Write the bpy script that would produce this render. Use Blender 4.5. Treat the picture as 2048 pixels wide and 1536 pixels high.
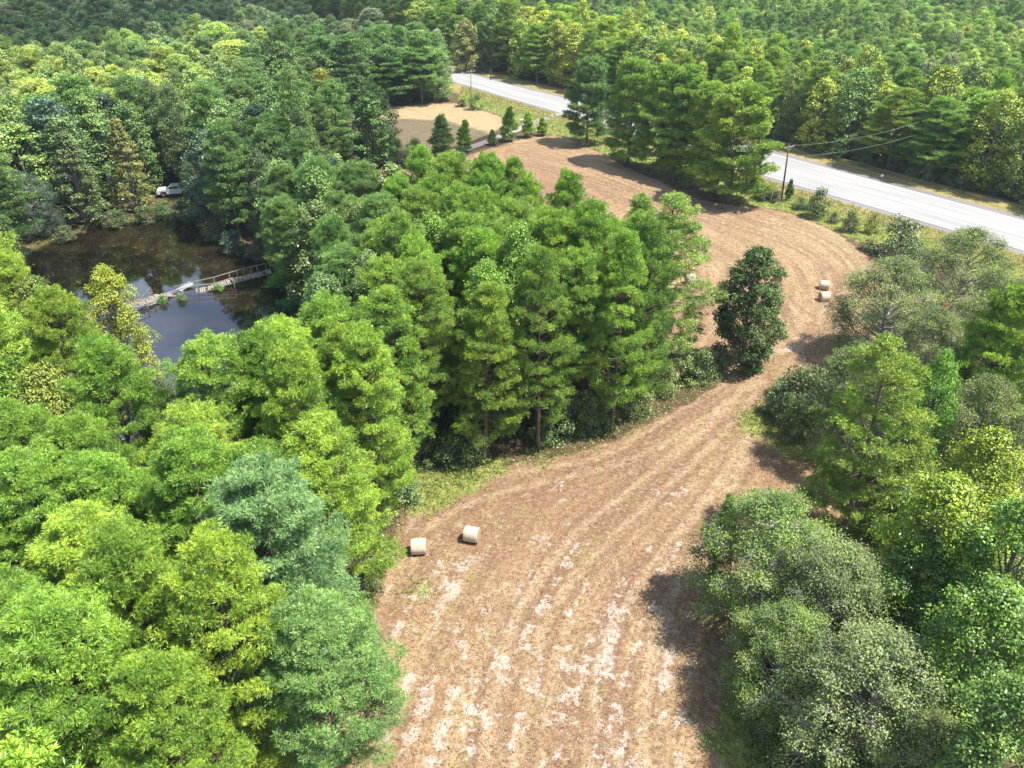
import bpy, bmesh, math, random
import numpy as np
from mathutils import Vector, Matrix

scene = bpy.context.scene
for o in list(bpy.data.objects):
    bpy.data.objects.remove(o)
COL = scene.collection
R_ = math.radians

# ------------------------------------------------------------------ camera
CAM_H, PITCH, FPX, PW, PH = 46.0, R_(31.2), 1600.0, 2048.0, 1536.0
S_, C_ = math.sin(PITCH), math.cos(PITCH)
cam_d = bpy.data.cameras.new('camera')
cam = bpy.data.objects.new('camera', cam_d)
COL.objects.link(cam)
cam.location = (0, 0, CAM_H)
cam.rotation_euler = (math.pi / 2 - PITCH, 0, 0)
cam_d.sensor_width = 36
cam_d.lens = 36 * FPX / PW
cam_d.clip_start = 0.5
cam_d.clip_end = 9000
scene.camera = cam

# ------------------------------------------------------------------ sky, sun, exposure
SUN_ELEV, SUN_AZ = R_(63), R_(103)     # azimuth clockwise from +Y (away from camera); sun stands to the right
world = bpy.data.worlds.new('World')
scene.world = world
world.use_nodes = True
wn, wl = world.node_tree.nodes, world.node_tree.links
wn.clear()
w_out = wn.new('ShaderNodeOutputWorld')
w_bg = wn.new('ShaderNodeBackground')
w_sky = wn.new('ShaderNodeTexSky')
w_sky.sky_type = 'NISHITA'
w_sky.sun_disc = False
w_sky.sun_elevation = SUN_ELEV
w_sky.sun_rotation = SUN_AZ
w_sky.altitude = 50
w_sky.air_density = 1.0
w_sky.dust_density = 0.6
w_sky.ozone_density = 2.0
w_bg.inputs['Strength'].default_value = 0.11
w_co = wn.new('ShaderNodeTexCoord')
w_map = wn.new('ShaderNodeMapping')
w_map.inputs['Scale'].default_value = (1.0, 1.0, 2.4)
w_map.inputs['Location'].default_value = (1.35, 0.1, 0.6)
w_no = wn.new('ShaderNodeTexNoise')
w_no.inputs['Scale'].default_value = 2.6
w_no.inputs['Detail'].default_value = 7
w_no.inputs['Roughness'].default_value = 0.55
w_rp = wn.new('ShaderNodeValToRGB')
w_rp.color_ramp.elements[0].position = 0.46
w_rp.color_ramp.elements[1].position = 0.62
w_mx = wn.new('ShaderNodeMix')
w_mx.data_type = 'RGBA'
w_mx.inputs[7].default_value = (4.6, 5.6, 7.6, 1)
wl.new(w_co.outputs['Generated'], w_map.inputs['Vector'])
wl.new(w_map.outputs['Vector'], w_no.inputs['Vector'])
wl.new(w_no.outputs['Fac'], w_rp.inputs['Fac'])
wl.new(w_rp.outputs['Color'], w_mx.inputs[0])
wl.new(w_sky.outputs['Color'], w_mx.inputs[6])
wl.new(w_mx.outputs[2], w_bg.inputs['Color'])
wl.new(w_bg.outputs['Background'], w_out.inputs['Surface'])

sun_d = bpy.data.lights.new('sun', 'SUN')
sun_d.energy = 5.0
sun_d.angle = R_(0.5)
sun_d.color = (1.0, 0.96, 0.89)
sun = bpy.data.objects.new('sun', sun_d)
COL.objects.link(sun)
sdir = Vector((math.sin(SUN_AZ) * math.cos(SUN_ELEV), math.cos(SUN_AZ) * math.cos(SUN_ELEV), math.sin(SUN_ELEV)))
sun.rotation_euler = sdir.to_track_quat('Z', 'Y').to_euler()
sun.location = (60, 0, 200)

scene.view_settings.view_transform = 'Standard'
scene.view_settings.look = 'None'
scene.view_settings.exposure = 0.85
scene.view_settings.gamma = 1
scene.render.engine = 'CYCLES'
scene.cycles.max_bounces = 6
scene.cycles.diffuse_bounces = 2
scene.cycles.glossy_bounces = 2
scene.cycles.transmission_bounces = 4
scene.cycles.transparent_max_bounces = 8
scene.cycles.volume_bounces = 0

# ------------------------------------------------------------------ helpers
def at(x, y, z=0.0):
    """ground position (X, Y) under the pixel of the photograph at height z"""
    a, b = (x - PW / 2) / FPX, (y - PH / 2) / FPX
    t = (CAM_H - z) / (S_ + b * C_)
    return (a * t, t * (C_ - b * S_))

def px(X, Y, z=0.0):
    d = Y * C_ + (CAM_H - z) * S_
    u = Y * S_ - (CAM_H - z) * C_
    return (PW / 2 + FPX * X / d, PH / 2 - FPX * u / d, d)

def G(pts, z=0.0):
    return np.array([at(p[0], p[1], z) for p in pts])

def height_of(base, apex_y):
    """height of a thing whose foot is at px base and whose top is at pixel row apex_y"""
    X, Y = at(*base)
    k = (PH / 2 - apex_y) / FPX
    # (Y*S - (h-z)*C) = k*(Y*C + (h-z)*S)
    hz = (Y * S_ - k * Y * C_) / (k * S_ + C_)
    return CAM_H - hz

def tag(o, label=None, cat=None, group=None, kind=None):
    if label: o['label'] = label
    if cat: o['category'] = cat
    if group: o['group'] = group
    if kind: o['kind'] = kind
    return o

def empty(name, loc, rz=0.0):
    o = bpy.data.objects.new(name, None)
    o.empty_display_size = 0.3
    o.location = loc
    o.rotation_euler = (0, 0, rz)
    COL.objects.link(o)
    return o

def link(name, me, parent=None, mat=None):
    o = bpy.data.objects.new(name, me)
    COL.objects.link(o)
    if mat is not None and not me.materials:
        me.materials.append(mat)
    if parent is not None:
        o.parent = parent
    return o

class MB:
    """collects raw geometry, then links it as one mesh"""
    def __init__(self):
        self.v, self.f, self.n = [], [], 0
    def add(self, verts, faces):
        self.v += [tuple(p) for p in verts]
        self.f += [tuple(i + self.n for i in f) for f in faces]
        self.n += len(verts)
    def box(self, c, s, rz=0.0, M=None):
        hx, hy, hz = s[0] / 2, s[1] / 2, s[2] / 2
        co, si = math.cos(rz), math.sin(rz)
        vs = []
        for z in (-hz, hz):
            for x, y in ((-hx, -hy), (hx, -hy), (hx, hy), (-hx, hy)):
                p = Vector((x * co - y * si, x * si + y * co, z))
                if M is not None: p = M @ Vector((x, y, z))
                vs.append((p[0] + c[0], p[1] + c[1], p[2] + c[2]))
        self.add(vs, [(0, 3, 2, 1), (4, 5, 6, 7), (0, 1, 5, 4), (1, 2, 6, 5), (2, 3, 7, 6), (3, 0, 4, 7)])
    def beam(self, a, b, w, h):
        """a squared beam between two points"""
        a, b = Vector(a), Vector(b)
        d = b - a
        M = d.to_track_quat('X', 'Z').to_matrix()
        self.box((a + b) / 2, (d.length, w, h), M=M)
    def tube(self, pts, rad, n=6, cap=True):
        pts = [Vector(p) for p in pts]
        rings = []
        for i, p in enumerate(pts):
            d = (pts[min(i + 1, len(pts) - 1)] - pts[max(i - 1, 0)])
            if d.length < 1e-6: d = Vector((0, 0, 1))
            q = d.to_track_quat('Z', 'Y')
            r = rad[i] if hasattr(rad, '__len__') else rad
            rings.append([p + q @ Vector((r * math.cos(2 * math.pi * k / n), r * math.sin(2 * math.pi * k / n), 0)) for k in range(n)])
        vs = [v for r in rings for v in r]
        fs = []
        for i in range(len(rings) - 1):
            for k in range(n):
                fs.append((i * n + k, i * n + (k + 1) % n, (i + 1) * n + (k + 1) % n, (i + 1) * n + k))
        if cap:
            fs.append(tuple(range(n))[::-1])
            fs.append(tuple((len(rings) - 1) * n + k for k in range(n)))
        self.add(vs, fs)
    def mesh(self, name):
        me = bpy.data.meshes.new(name)
        me.from_pydata(self.v, [], self.f)
        me.update()
        return me
    def build(self, name, mat, parent=None, smooth=False):
        me = self.mesh(name)
        if smooth:
            me.polygons.foreach_set('use_smooth', [True] * len(me.polygons))
        return link(name, me, parent, mat)

# ------------------------------------------------------------------ material helpers
def new_mat(name):
    m = bpy.data.materials.new(name)
    m.use_nodes = True
    nt = m.node_tree
    nt.nodes.clear()
    out = nt.nodes.new('ShaderNodeOutputMaterial')
    return m, nt, out

def N(nt, t, **kw):
    n = nt.nodes.new(t)
    for k, v in kw.items():
        setattr(n, k, v)
    return n

def val(nt, sock, v):
    if hasattr(v, 'links') or isinstance(v, bpy.types.NodeSocket):
        nt.links.new(v, sock)
    else:
        sock.default_value = v

def noise(nt, vec, scale, detail=3, rough=0.5, dist=0.0):
    n = N(nt, 'ShaderNodeTexNoise')
    if vec is not None: nt.links.new(vec, n.inputs['Vector'])
    n.inputs['Scale'].default_value = scale
    n.inputs['Detail'].default_value = detail
    n.inputs['Roughness'].default_value = rough
    n.inputs['Distortion'].default_value = dist
    return n.outputs['Fac']

def ramp(nt, fac, p0, p1, c0=0.0, c1=1.0):
    n = N(nt, 'ShaderNodeMapRange')
    n.interpolation_type = 'SMOOTHSTEP'
    nt.links.new(fac, n.inputs['Value'])
    n.inputs['From Min'].default_value = p0
    n.inputs['From Max'].default_value = p1
    n.inputs['To Min'].default_value = c0
    n.inputs['To Max'].default_value = c1
    return n.outputs['Result']

def mth(nt, op, a, b=0.0):
    n = N(nt, 'ShaderNodeMath', operation=op)
    val(nt, n.inputs[0], a)
    val(nt, n.inputs[1], b)
    return n.outputs[0]

def mixc(nt, f, a, b, mode='MIX'):
    n = N(nt, 'ShaderNodeMix', data_type='RGBA', blend_type=mode)
    val(nt, n.inputs[0], f)
    val(nt, n.inputs[6], a if isinstance(a, bpy.types.NodeSocket) else (*a, 1))
    val(nt, n.inputs[7], b if isinstance(b, bpy.types.NodeSocket) else (*b, 1))
    return n.outputs[2]

def attr(nt, name):
    n = N(nt, 'ShaderNodeAttribute', attribute_name=name)
    return n.outputs['Fac']

def plain(name, col, rough=0.7, nscale=8.0, amt=0.25, metal=0.0, bump=0.0):
    m, nt, out = new_mat(name)
    co = N(nt, 'ShaderNodeTexCoord').outputs['Object']
    f = noise(nt, co, nscale, 4, 0.6)
    c = mixc(nt, f, tuple(x * (1 - amt) for x in col), tuple(min(1, x * (1 + amt)) for x in col))
    b = N(nt, 'ShaderNodeBsdfPrincipled')
    nt.links.new(c, b.inputs['Base Color'])
    b.inputs['Roughness'].default_value = rough
    b.inputs['Metallic'].default_value = metal
    if bump:
        bp = N(nt, 'ShaderNodeBump')
        bp.inputs['Strength'].default_value = bump
        nt.links.new(f, bp.inputs['Height'])
        nt.links.new(bp.outputs[0], b.inputs['Normal'])
    nt.links.new(b.outputs[0], out.inputs['Surface'])
    return m

def foliage(name, source, trans=0.12, spec=0.12):
    """leaf material; the tint of each tree comes from its object colour (or the instance attribute)"""
    m, nt, out = new_mat(name)
    if source == 'object':
        base = N(nt, 'ShaderNodeObjectInfo').outputs['Color']
    else:
        a = N(nt, 'ShaderNodeAttribute', attribute_name='tint')
        a.attribute_type = 'INSTANCER'
        base = a.outputs['Color']
    v = attr(nt, 'var')
    hs = N(nt, 'ShaderNodeHueSaturation')
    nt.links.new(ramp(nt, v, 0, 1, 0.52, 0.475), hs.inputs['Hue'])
    nt.links.new(ramp(nt, v, 0, 1, 0.38, 1.62), hs.inputs['Value'])  # wide range also puts lit tops and dark gaps into leaf colour
    hs.inputs['Saturation'].default_value = 1.0
    nt.links.new(base, hs.inputs['Color'])
    d = N(nt, 'ShaderNodeBsdfDiffuse')
    t = N(nt, 'ShaderNodeBsdfTranslucent')
    nt.links.new(hs.outputs[0], d.inputs['Color'])
    tc = mixc(nt, 1.0, hs.outputs[0], (1.0, 1.15, 0.55), 'MULTIPLY')
    nt.links.new(tc, t.inputs['Color'])
    mx = N(nt, 'ShaderNodeMixShader')
    mx.inputs[0].default_value = trans
    nt.links.new(d.outputs[0], mx.inputs[1])
    nt.links.new(t.outputs[0], mx.inputs[2])
    g = N(nt, 'ShaderNodeBsdfGlossy')
    g.inputs['Roughness'].default_value = 0.45
    g.inputs['Color'].default_value = (0.9, 0.95, 1, 1)
    mg = N(nt, 'ShaderNodeMixShader')
    mg.inputs[0].default_value = spec * 0.35
    nt.links.new(mx.outputs[0], mg.inputs[1])
    nt.links.new(g.outputs[0], mg.inputs[2])
    nt.links.new(mg.outputs[0], out.inputs['Surface'])
    return m

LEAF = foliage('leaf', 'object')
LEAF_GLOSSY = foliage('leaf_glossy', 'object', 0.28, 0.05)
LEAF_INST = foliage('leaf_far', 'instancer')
BARK_PINE = plain('pine_bark', (0.17, 0.115, 0.085), 0.9, 5, 0.4)
BARK_GREY = plain('grey_bark', (0.22, 0.19, 0.165), 0.9, 5, 0.35)
BARK_LIGHT = plain('pale_grey_bark', (0.36, 0.33, 0.30), 0.9, 5, 0.35)
WOOD = plain('weathered_wood', (0.34, 0.29, 0.24), 0.85, 7, 0.4, bump=0.3)
POLEWOOD = plain('pole_wood', (0.10, 0.07, 0.055), 0.85, 6, 0.3)
POLEGREY = plain('grey_pole_wood', (0.26, 0.25, 0.24), 0.85, 6, 0.25)
METALGREY = plain('galvanised_metal', (0.45, 0.47, 0.48), 0.4, 10, 0.1, 0.3)
WIRE = plain('wire', (0.16, 0.16, 0.16), 0.5, 3, 0.1, 0.4)
WHITEPAINT = plain('white_paint', (0.78, 0.79, 0.80), 0.25, 3, 0.04)
DARKGLASS = plain('dark_glass', (0.02, 0.025, 0.03), 0.08, 3, 0.1)
RUBBER = plain('rubber', (0.02, 0.02, 0.02), 0.9, 5, 0.2)
CHROME = plain('chrome', (0.55, 0.56, 0.58), 0.2, 5, 0.1, 0.9)
BLACKPLASTIC = plain('black_plastic', (0.03, 0.03, 0.032), 0.5, 5, 0.1)
YELLOWPL = plain('yellow_plastic', (0.6, 0.42, 0.04), 0.5, 5, 0.1)

# ------------------------------------------------------------------ layout in plan (metres)
FIELD = G([(-1500, 6000), (520, 1750), (640, 1500), (715, 1330), (765, 1150), (795, 1040), (850, 988), (930, 955), (1000, 935), (1150, 908), (1240, 880),
           (1300, 845), (1400, 795), (1442, 765), (1400, 715), (1270, 700), (1140, 685), (1000, 630), (880, 600), (760, 560), (640, 420), (640, 372), (700, 352), (850, 335),
           (975, 300), (1020, 284), (1060, 274), (1110, 269), (1150, 280), (1200, 305), (1250, 332), (1300, 355), (1400, 400),
           (1480, 411), (1560, 420), (1620, 440), (1680, 470), (1735, 515), (1800, 550), (1900, 590), (2060, 640), (2300, 760),
           (2100, 830), (1850, 800), (1690, 760), (1600, 770), (1530, 790), (1500, 840), (1560, 900), (1700, 950), (1760, 1010),
           (1690, 1060), (1560, 1080), (1500, 1150), (1480, 1300), (1475, 1440), (1480, 1560), (1500, 1750), (3000, 6000)])
FIELD2 = G([(520, 262), (680, 248), (790, 214), (870, 206), (925, 206), (965, 220), (1000, 232), (1010, 250), (985, 266), (940, 284), (900, 297), (780, 304), (600, 305)])
POND = G([(60, 505), (110, 480), (200, 452), (260, 438), (330, 430), (385, 442), (420, 475), (480, 503), (535, 522), (558, 555),
          (572, 605), (560, 680), (510, 780), (400, 860), (260, 870), (140, 800), (70, 680), (45, 570)])
ROAD_NEAR = G([(300, 12), (560, 72), (720, 114), (820, 141), (903, 165), (1127, 231), (1330, 295), (1520, 355), (1900, 466), (2140, 538), (2900, 770)])
ROAD_FAR = G([(300, -8), (560, 46), (720, 87), (820, 113), (895, 134), (1135, 196), (1330, 245), (1530, 296), (2048, 435), (2350, 515), (3300, 760)])
SPINE = G([(1000, 1900), (1030, 1700), (1060, 1500), (1120, 1280), (1230, 1080), (1380, 930), (1500, 800), (1580, 690), (1630, 600),
           (1590, 520), (1480, 455), (1350, 400), (1220, 350), (1100, 310)])

def resample(P, step):
    P = np.asarray(P, float)
    out = []
    # Catmull-Rom
    for i in range(len(P) - 1):
        p0, p1, p2, p3 = P[max(i - 1, 0)], P[i], P[i + 1], P[min(i + 2, len(P) - 1)]
        n = max(2, int(np.linalg.norm(p2 - p1) / step))
        for k in range(n):
            t = k / n
            out.append(0.5 * ((2 * p1) + (-p0 + p2) * t + (2 * p0 - 5 * p1 + 4 * p2 - p3) * t * t + (-p0 + 3 * p1 - 3 * p2 + p3) * t ** 3))
    out.append(P[-1])
    return np.array(out)

def seg_dist(P, L):
    """distance of points P to polyline L, with arc length and side"""
    best = np.full(len(P), 1e9); arc = np.zeros(len(P)); side = np.ones(len(P)); acc = 0.0
    for i in range(len(L) - 1):
        a, b = L[i], L[i + 1]
        d = b - a; l = np.linalg.norm(d)
        if l < 1e-9: continue
        t = np.clip(((P - a) @ d) / (l * l), 0, 1)
        q = a + t[:, None] * d
        r = np.hypot(P[:, 0] - q[:, 0], P[:, 1] - q[:, 1])
        m = r < best
        best[m] = r[m]; arc[m] = acc + t[m] * l
        cr = d[0] * (P[:, 1] - a[1]) - d[1] * (P[:, 0] - a[0])
        side[m] = np.where(cr[m] >= 0, 1, -1)
        acc += l
    return best, arc, side

def inside(P, poly):
    x, y = P[:, 0], P[:, 1]
    c = np.zeros(len(P), bool)
    n = len(poly)
    for i in range(n):
        x1, y1 = poly[i]; x2, y2 = poly[(i + 1) % n]
        if y1 == y2: continue
        m = ((y1 > y) != (y2 > y)) & (x < (x2 - x1) * (y - y1) / (y2 - y1) + x1)
        c ^= m
    return c

def sdist(P, poly):
    """signed distance, positive inside"""
    d, _, _ = seg_dist(P, np.vstack([poly, poly[:1]]))
    return np.where(inside(P, poly), d, -d)

ROAD_POLY = np.vstack([ROAD_NEAR, ROAD_FAR[::-1]])
rng = np.random.default_rng(7)

# ------------------------------------------------------------------ ground
def axis(lo, hi, step, far, n):
    core = np.arange(lo, hi + 1e-6, step)
    g = step * np.cumsum(1.16 ** np.arange(1, n + 1))
    g = g[g < far]
    return np.concatenate([(lo - g)[::-1], core, hi + g])

gx = axis(-115, 130, 0.9, 2500, 60)
gy = axis(8, 250, 0.9, 3500, 60)
GX, GY = np.meshgrid(gx, gy)
GP = np.stack([GX.ravel(), GY.ravel()], 1)
f1 = sdist(GP, FIELD); f2 = sdist(GP, FIELD2)
fld = np.maximum(f1, f2)
pnd = sdist(GP, POND)
rd = sdist(GP, ROAD_POLY)
SP = resample(SPINE, 3)
fd, fa, fs = seg_dist(GP, SP)
flow = fd * fs
TRACKS = [G([(1535, 605), (1570, 650), (1600, 700), (1612, 760)]), G([(1690, 655), (1640, 672), (1600, 690), (1500, 728)]),
          G([(1570, 600), (1620, 640), (1700, 670)]), G([(1590, 700), (1600, 640), (1560, 590)]),
          G([(800, 1075), (850, 1015), (920, 980), (1010, 950), (1200, 915), (1300, 860), (1400, 800), (1480, 745)]),
          G([(850, 1060), (930, 1010), (1040, 975), (1200, 940), (1330, 890), (1450, 810), (1530, 740)]),
          G([(1030, 1600), (1050, 1400), (1100, 1230), (1200, 1100), (1350, 960), (1450, 860), (1530, 760)]),
          G([(1180, 1600), (1190, 1400), (1230, 1250), (1320, 1110), (1420, 990), (1480, 900), (1530, 800)])]
TRACKS += [G([(960, 1600), (985, 1400), (1040, 1220), (1150, 1070), (1300, 950), (1430, 840), (1510, 750)]), G([(1290, 1600), (1290, 1400), (1320, 1250), (1390, 1110), (1450, 1000), (1500, 900), (1540, 800)]),
           G([(1020, 300), (1150, 330), (1300, 385), (1480, 430), (1620, 470), (1700, 530), (1680, 600)]), G([(1060, 330), (1200, 365), (1350, 420), (1500, 460), (1620, 510), (1660, 560), (1640, 640)])]
trk = np.full(len(GP), 1e9)
for T in TRACKS:
    d, _, _ = seg_dist(GP, resample(T, 2)); trk = np.minimum(trk, d)
def blobs(lst):
    g = np.zeros(len(GP))
    for x, y, r, s in lst:
        c = at(x, y)
        g = np.maximum(g, s * np.exp(-((GP[:, 0] - c[0]) ** 2 + (GP[:, 1] - c[1]) ** 2) / (r * r)))
    return g
green = blobs([(850, 985, 3.5, 1), (920, 955, 3, 1), (980, 935, 2.2, .8), (1540, 850, 4, .85), (1600, 890, 3.5, .85), (1500, 1480, 4, .7), (1520, 1400, 3, .7), (1560, 1500, 4, .8),
               (835, 1180, 2.2, .5), (1080, 925, 2, .5), (1280, 850, 1.5, .4)])
# the strip of rough grass between the field and the road
vd = np.maximum(0, 1 - np.abs(rd + 9.0) / 9.0)
strip = ((GP[:, 0] > at(900, 250)[0]) & (f1 < 1.0) & (f2 < 1.0)) * np.clip((-np.maximum(f1, f2) - -0.5) / 1.0, 0, 1)
nearside = seg_dist(GP, ROAD_NEAR)[0] < seg_dist(GP, ROAD_FAR)[0]
verge = np.clip(1.2 - np.abs(np.minimum(rd, 0)) / 7.5, 0, 1)
strip = strip * nearside * np.clip(1.6 - np.abs(rd) / 14, 0, 1)
sand = blobs([(1150, 1350, 11, 1), (930, 1250, 5, .9), (900, 1420, 7, .9), (1250, 1500, 7, .9), (1330, 1180, 5, .8), (1120, 1080, 5, .55), (1360, 980, 4, .5), (1560, 700, 2.5, .9), (880, 1180, 3.5, .85)])
soil = blobs([(1150, 1010, 7, 1), (1280, 990, 6, .8), (1000, 1080, 5, .8), (1230, 1150, 4, .6), (1100, 380, 12, 1), (1050, 330, 9, .9), (1330, 600, 9, .6), (1380, 810, 5, .9), (1400, 430, 12, .3)])
Z = np.zeros(len(GP))
Z += 0.12 * np.sin(GP[:, 0] * 0.11) * np.cos(GP[:, 1] * 0.09)
Z = np.where(pnd > -3, Z * 0, Z)
Z -= np.clip((pnd + 1.8) / 3.2, 0, 1) ** 1.2 * 1.7
Z = np.where(rd > -1.5, 0.0, Z)
nx, ny = len(gx), len(gy)
me = bpy.data.meshes.new('ground')
idx = np.arange(nx * ny).reshape(ny, nx)
quads = np.stack([idx[:-1, :-1], idx[:-1, 1:], idx[1:, 1:], idx[1:, :-1]], -1).reshape(-1, 4)
me.vertices.add(len(GP)); me.vertices.foreach_set('co', np.stack([GP[:, 0], GP[:, 1], Z], 1).ravel())
me.loops.add(quads.size); me.loops.foreach_set('vertex_index', quads.ravel())
me.polygons.add(len(quads)); me.polygons.foreach_set('loop_start', np.arange(0, quads.size, 4)); me.polygons.foreach_set('loop_total', np.full(len(quads), 4))
me.polygons.foreach_set('use_smooth', np.ones(len(quads), bool))
me.update()
for nm, arr in (('fld', fld), ('flow', flow), ('arc', fa), ('trk', np.minimum(trk, 30)), ('green', green), ('strip', strip), ('verge', verge), ('sand', sand), ('soil', soil), ('pnd', pnd), ('pale', np.clip(f2, 0, 1) + blobs([(1650, 480, 10, .6)]) * (f1 > 0))):
    a = me.attributes.new(nm, 'FLOAT', 'POINT'); a.data.foreach_set('value', arr.astype(np.float32))

m, nt, out = new_mat('ground')
pos = N(nt, 'ShaderNodeNewGeometry').outputs['Position']
cmb = N(nt, 'ShaderNodeCombineXYZ')
nt.links.new(mth(nt, 'MULTIPLY', attr(nt, 'flow'), 1.0), cmb.inputs[0])
nt.links.new(mth(nt, 'MULTIPLY', attr(nt, 'arc'), 0.07), cmb.inputs[1])
fv = cmb.outputs[0]
big = noise(nt, pos, 0.09, 4, 0.55)
mid = noise(nt, pos, 0.55, 5, 0.62)
fine = noise(nt, pos, 5.0, 5, 0.72)
grain = noise(nt, pos, 11.0, 3, 0.8)
streak = noise(nt, fv, 1.1, 6, 0.66)
streak2 = noise(nt, fv, 3.2, 4, 0.6)
TAN, BROWN, DARKB, SANDC, STRAW = (0.45, 0.318, 0.172), (0.275, 0.168, 0.090), (0.115, 0.066, 0.042), (0.52, 0.45, 0.40), (0.35, 0.27, 0.14)
c = mixc(nt, ramp(nt, mth(nt, 'ADD', mth(nt, 'MULTIPLY', streak, 0.55), mth(nt, 'MULTIPLY', noise(nt, pos, 0.7, 6, 0.7), 0.45)), 0.38, 0.62), BROWN, TAN)
band = noise(nt, fv, 0.42, 2, 0.5)
c = mixc(nt, ramp(nt, band, 0.50, 0.60, 0, 0.65), c, (0.20, 0.115, 0.07))
c = mixc(nt, ramp(nt, band, 0.46, 0.38, 0, 0.45), c, (0.46, 0.34, 0.21))
c = mixc(nt, ramp(nt, big, 0.42, 0.62, 0, 0.6), c, BROWN)
c = mixc(nt, ramp(nt, mid, 0.46, 0.70, 0, 0.55), c, STRAW)
c = mixc(nt, ramp(nt, streak2, 0.50, 0.70, 0, 0.22), c, (0.42, 0.32, 0.23))
c = mixc(nt, mth(nt, 'MULTIPLY', attr(nt, 'soil'), 0.55), c, (0.23, 0.125, 0.08))
c = mixc(nt, mth(nt, 'MULTIPLY', attr(nt, 'pale'), 0.7), c, (0.46, 0.37, 0.20))
tr = ramp(nt, mth(nt, 'ADD', attr(nt, 'trk'), mth(nt, 'MULTIPLY', mid, 0.9)), 0.40, 0.95, 0.72, 0)
c = mixc(nt, tr, c, (0.47, 0.355, 0.235))
rut = mth(nt, 'ADD', attr(nt, 'trk'), mth(nt, 'MULTIPLY', mid, 0.9))
c = mixc(nt, mth(nt, 'MULTIPLY', ramp(nt, rut, 0.85, 1.1), ramp(nt, rut, 1.2, 1.9, 0.5, 0)), c, (0.20, 0.115, 0.07))
gr = ramp(nt, mth(nt, 'ADD', noise(nt, pos, 0.4, 5, 0.7), mth(nt, 'MULTIPLY', noise(nt, pos, 3.0, 3, 0.7), 0.25)), 0.66, 0.82, 0, 0.5)
c = mixc(nt, gr, c, (0.27, 0.27, 0.08))
coarse = noise(nt, pos, 2.3, 5, 0.78)
c = mixc(nt, ramp(nt, coarse, 0.50, 0.60, 0, 0.55), c, (0.15, 0.085, 0.052))
c = mixc(nt, ramp(nt, coarse, 0.46, 0.38, 0, 0.45), c, (0.50, 0.37, 0.24))
# dark speckle of cut stalks and leaves, aligned with the mowing
spk = ramp(nt, mth(nt, 'ADD', mth(nt, 'MULTIPLY', fine, 0.6), mth(nt, 'MULTIPLY', grain, 0.4)), 0.49, 0.60, 0, 0.72)
c = mixc(nt, spk, c, DARKB)
lt = ramp(nt, noise(nt, pos, 7.0, 4, 0.75), 0.57, 0.70, 0, 0.55)
c = mixc(nt, lt, c, (0.50, 0.38, 0.26))
# bare pale sand where the turf is gone
sn = mth(nt, 'ADD', mth(nt, 'MULTIPLY', noise(nt, pos, 0.55, 4, 0.6, 0.6), 0.5), mth(nt, 'MULTIPLY', noise(nt, pos, 2.0, 6, 0.8), 0.5))
sn = mth(nt, 'ADD', sn, mth(nt, 'MULTIPLY', mth(nt, 'SUBTRACT', noise(nt, fv, 0.9, 2, 0.5), 0.5), 0.35))
sm = ramp(nt, mth(nt, 'ADD', sn, mth(nt, 'MULTIPLY', attr(nt, 'sand'), 0.112)), 0.61, 0.665, 0, 0.8)
sm = mth(nt, 'MULTIPLY', sm, ramp(nt, fine, 0.40, 0.56, 0.25, 1))
c = mixc(nt, sm, c, SANDC)
# forest floor
lit = mixc(nt, mid, (0.075, 0.05, 0.03), (0.17, 0.11, 0.07))
lit = mixc(nt, ramp(nt, noise(nt, pos, 0.9, 4, 0.7), 0.5, 0.62, 0, 0.8), lit, (0.05, 0.075, 0.02))
# verges
vg = mixc(nt, ramp(nt, noise(nt, pos, 0.7, 5, 0.7), 0.4, 0.62), (0.36, 0.27, 0.11), (0.22, 0.21, 0.07))
vg = mixc(nt, ramp(nt, fine, 0.5, 0.66, 0, 0.5), vg, (0.13, 0.11, 0.04))
gs = mixc(nt, ramp(nt, noise(nt, pos, 1.2, 5, 0.7), 0.38, 0.62), (0.14, 0.20, 0.035), (0.34, 0.34, 0.10))
gs = mixc(nt, ramp(nt, fine, 0.48, 0.66, 0, 0.6), gs, (0.07, 0.09, 0.02))
edge = mth(nt, 'ADD', attr(nt, 'fld'), mth(nt, 'MULTIPLY', mth(nt, 'SUBTRACT', mid, 0.5), 2.2))
g = mixc(nt, ramp(nt, edge, -0.25, 0.25), lit, c)
g = mixc(nt, ramp(nt, attr(nt, 'verge'), 0.1, 0.45), g, vg)
sgn = mth(nt, 'ADD', attr(nt, 'strip'), mth(nt, 'MULTIPLY', mth(nt, 'SUBTRACT', mid, 0.5), 0.9))
sgf = mth(nt, 'MULTIPLY', ramp(nt, sgn, 0.45, 0.7), ramp(nt, edge, -0.5, 0.1, 1, 0))
nv = ramp(nt, attr(nt, 'verge'), 0.35, 0.75, 1, 0)
g = mixc(nt, mth(nt, 'MULTIPLY', sgf, nv), g, gs)
gn = ramp(nt, mth(nt, 'ADD', attr(nt, 'green'), mth(nt, 'MULTIPLY', mth(nt, 'SUBTRACT', noise(nt, pos, 0.8, 5, 0.7), 0.5), 0.9)), 0.36, 0.6)
g = mixc(nt, gn, g, gs)
g = mixc(nt, ramp(nt, attr(nt, 'pnd'), -0.8, 0.2), g, (0.03, 0.022, 0.012))
b = N(nt, 'ShaderNodeBsdfPrincipled')
nt.links.new(g, b.inputs['Base Color'])
b.inputs['Roughness'].default_value = 0.95
b.inputs['Specular IOR Level'].default_value = 0.1
bp = N(nt, 'ShaderNodeBump')
bp.inputs['Strength'].default_value = 0.9
bp.inputs['Distance'].default_value = 0.12
nt.links.new(mth(nt, 'ADD', mth(nt, 'MULTIPLY', fine, 0.7), mth(nt, 'ADD', mth(nt, 'MULTIPLY', grain, 0.4), mth(nt, 'MULTIPLY', streak2, 0.8))), bp.inputs['Height'])
nt.links.new(bp.outputs[0], b.inputs['Normal'])
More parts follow.
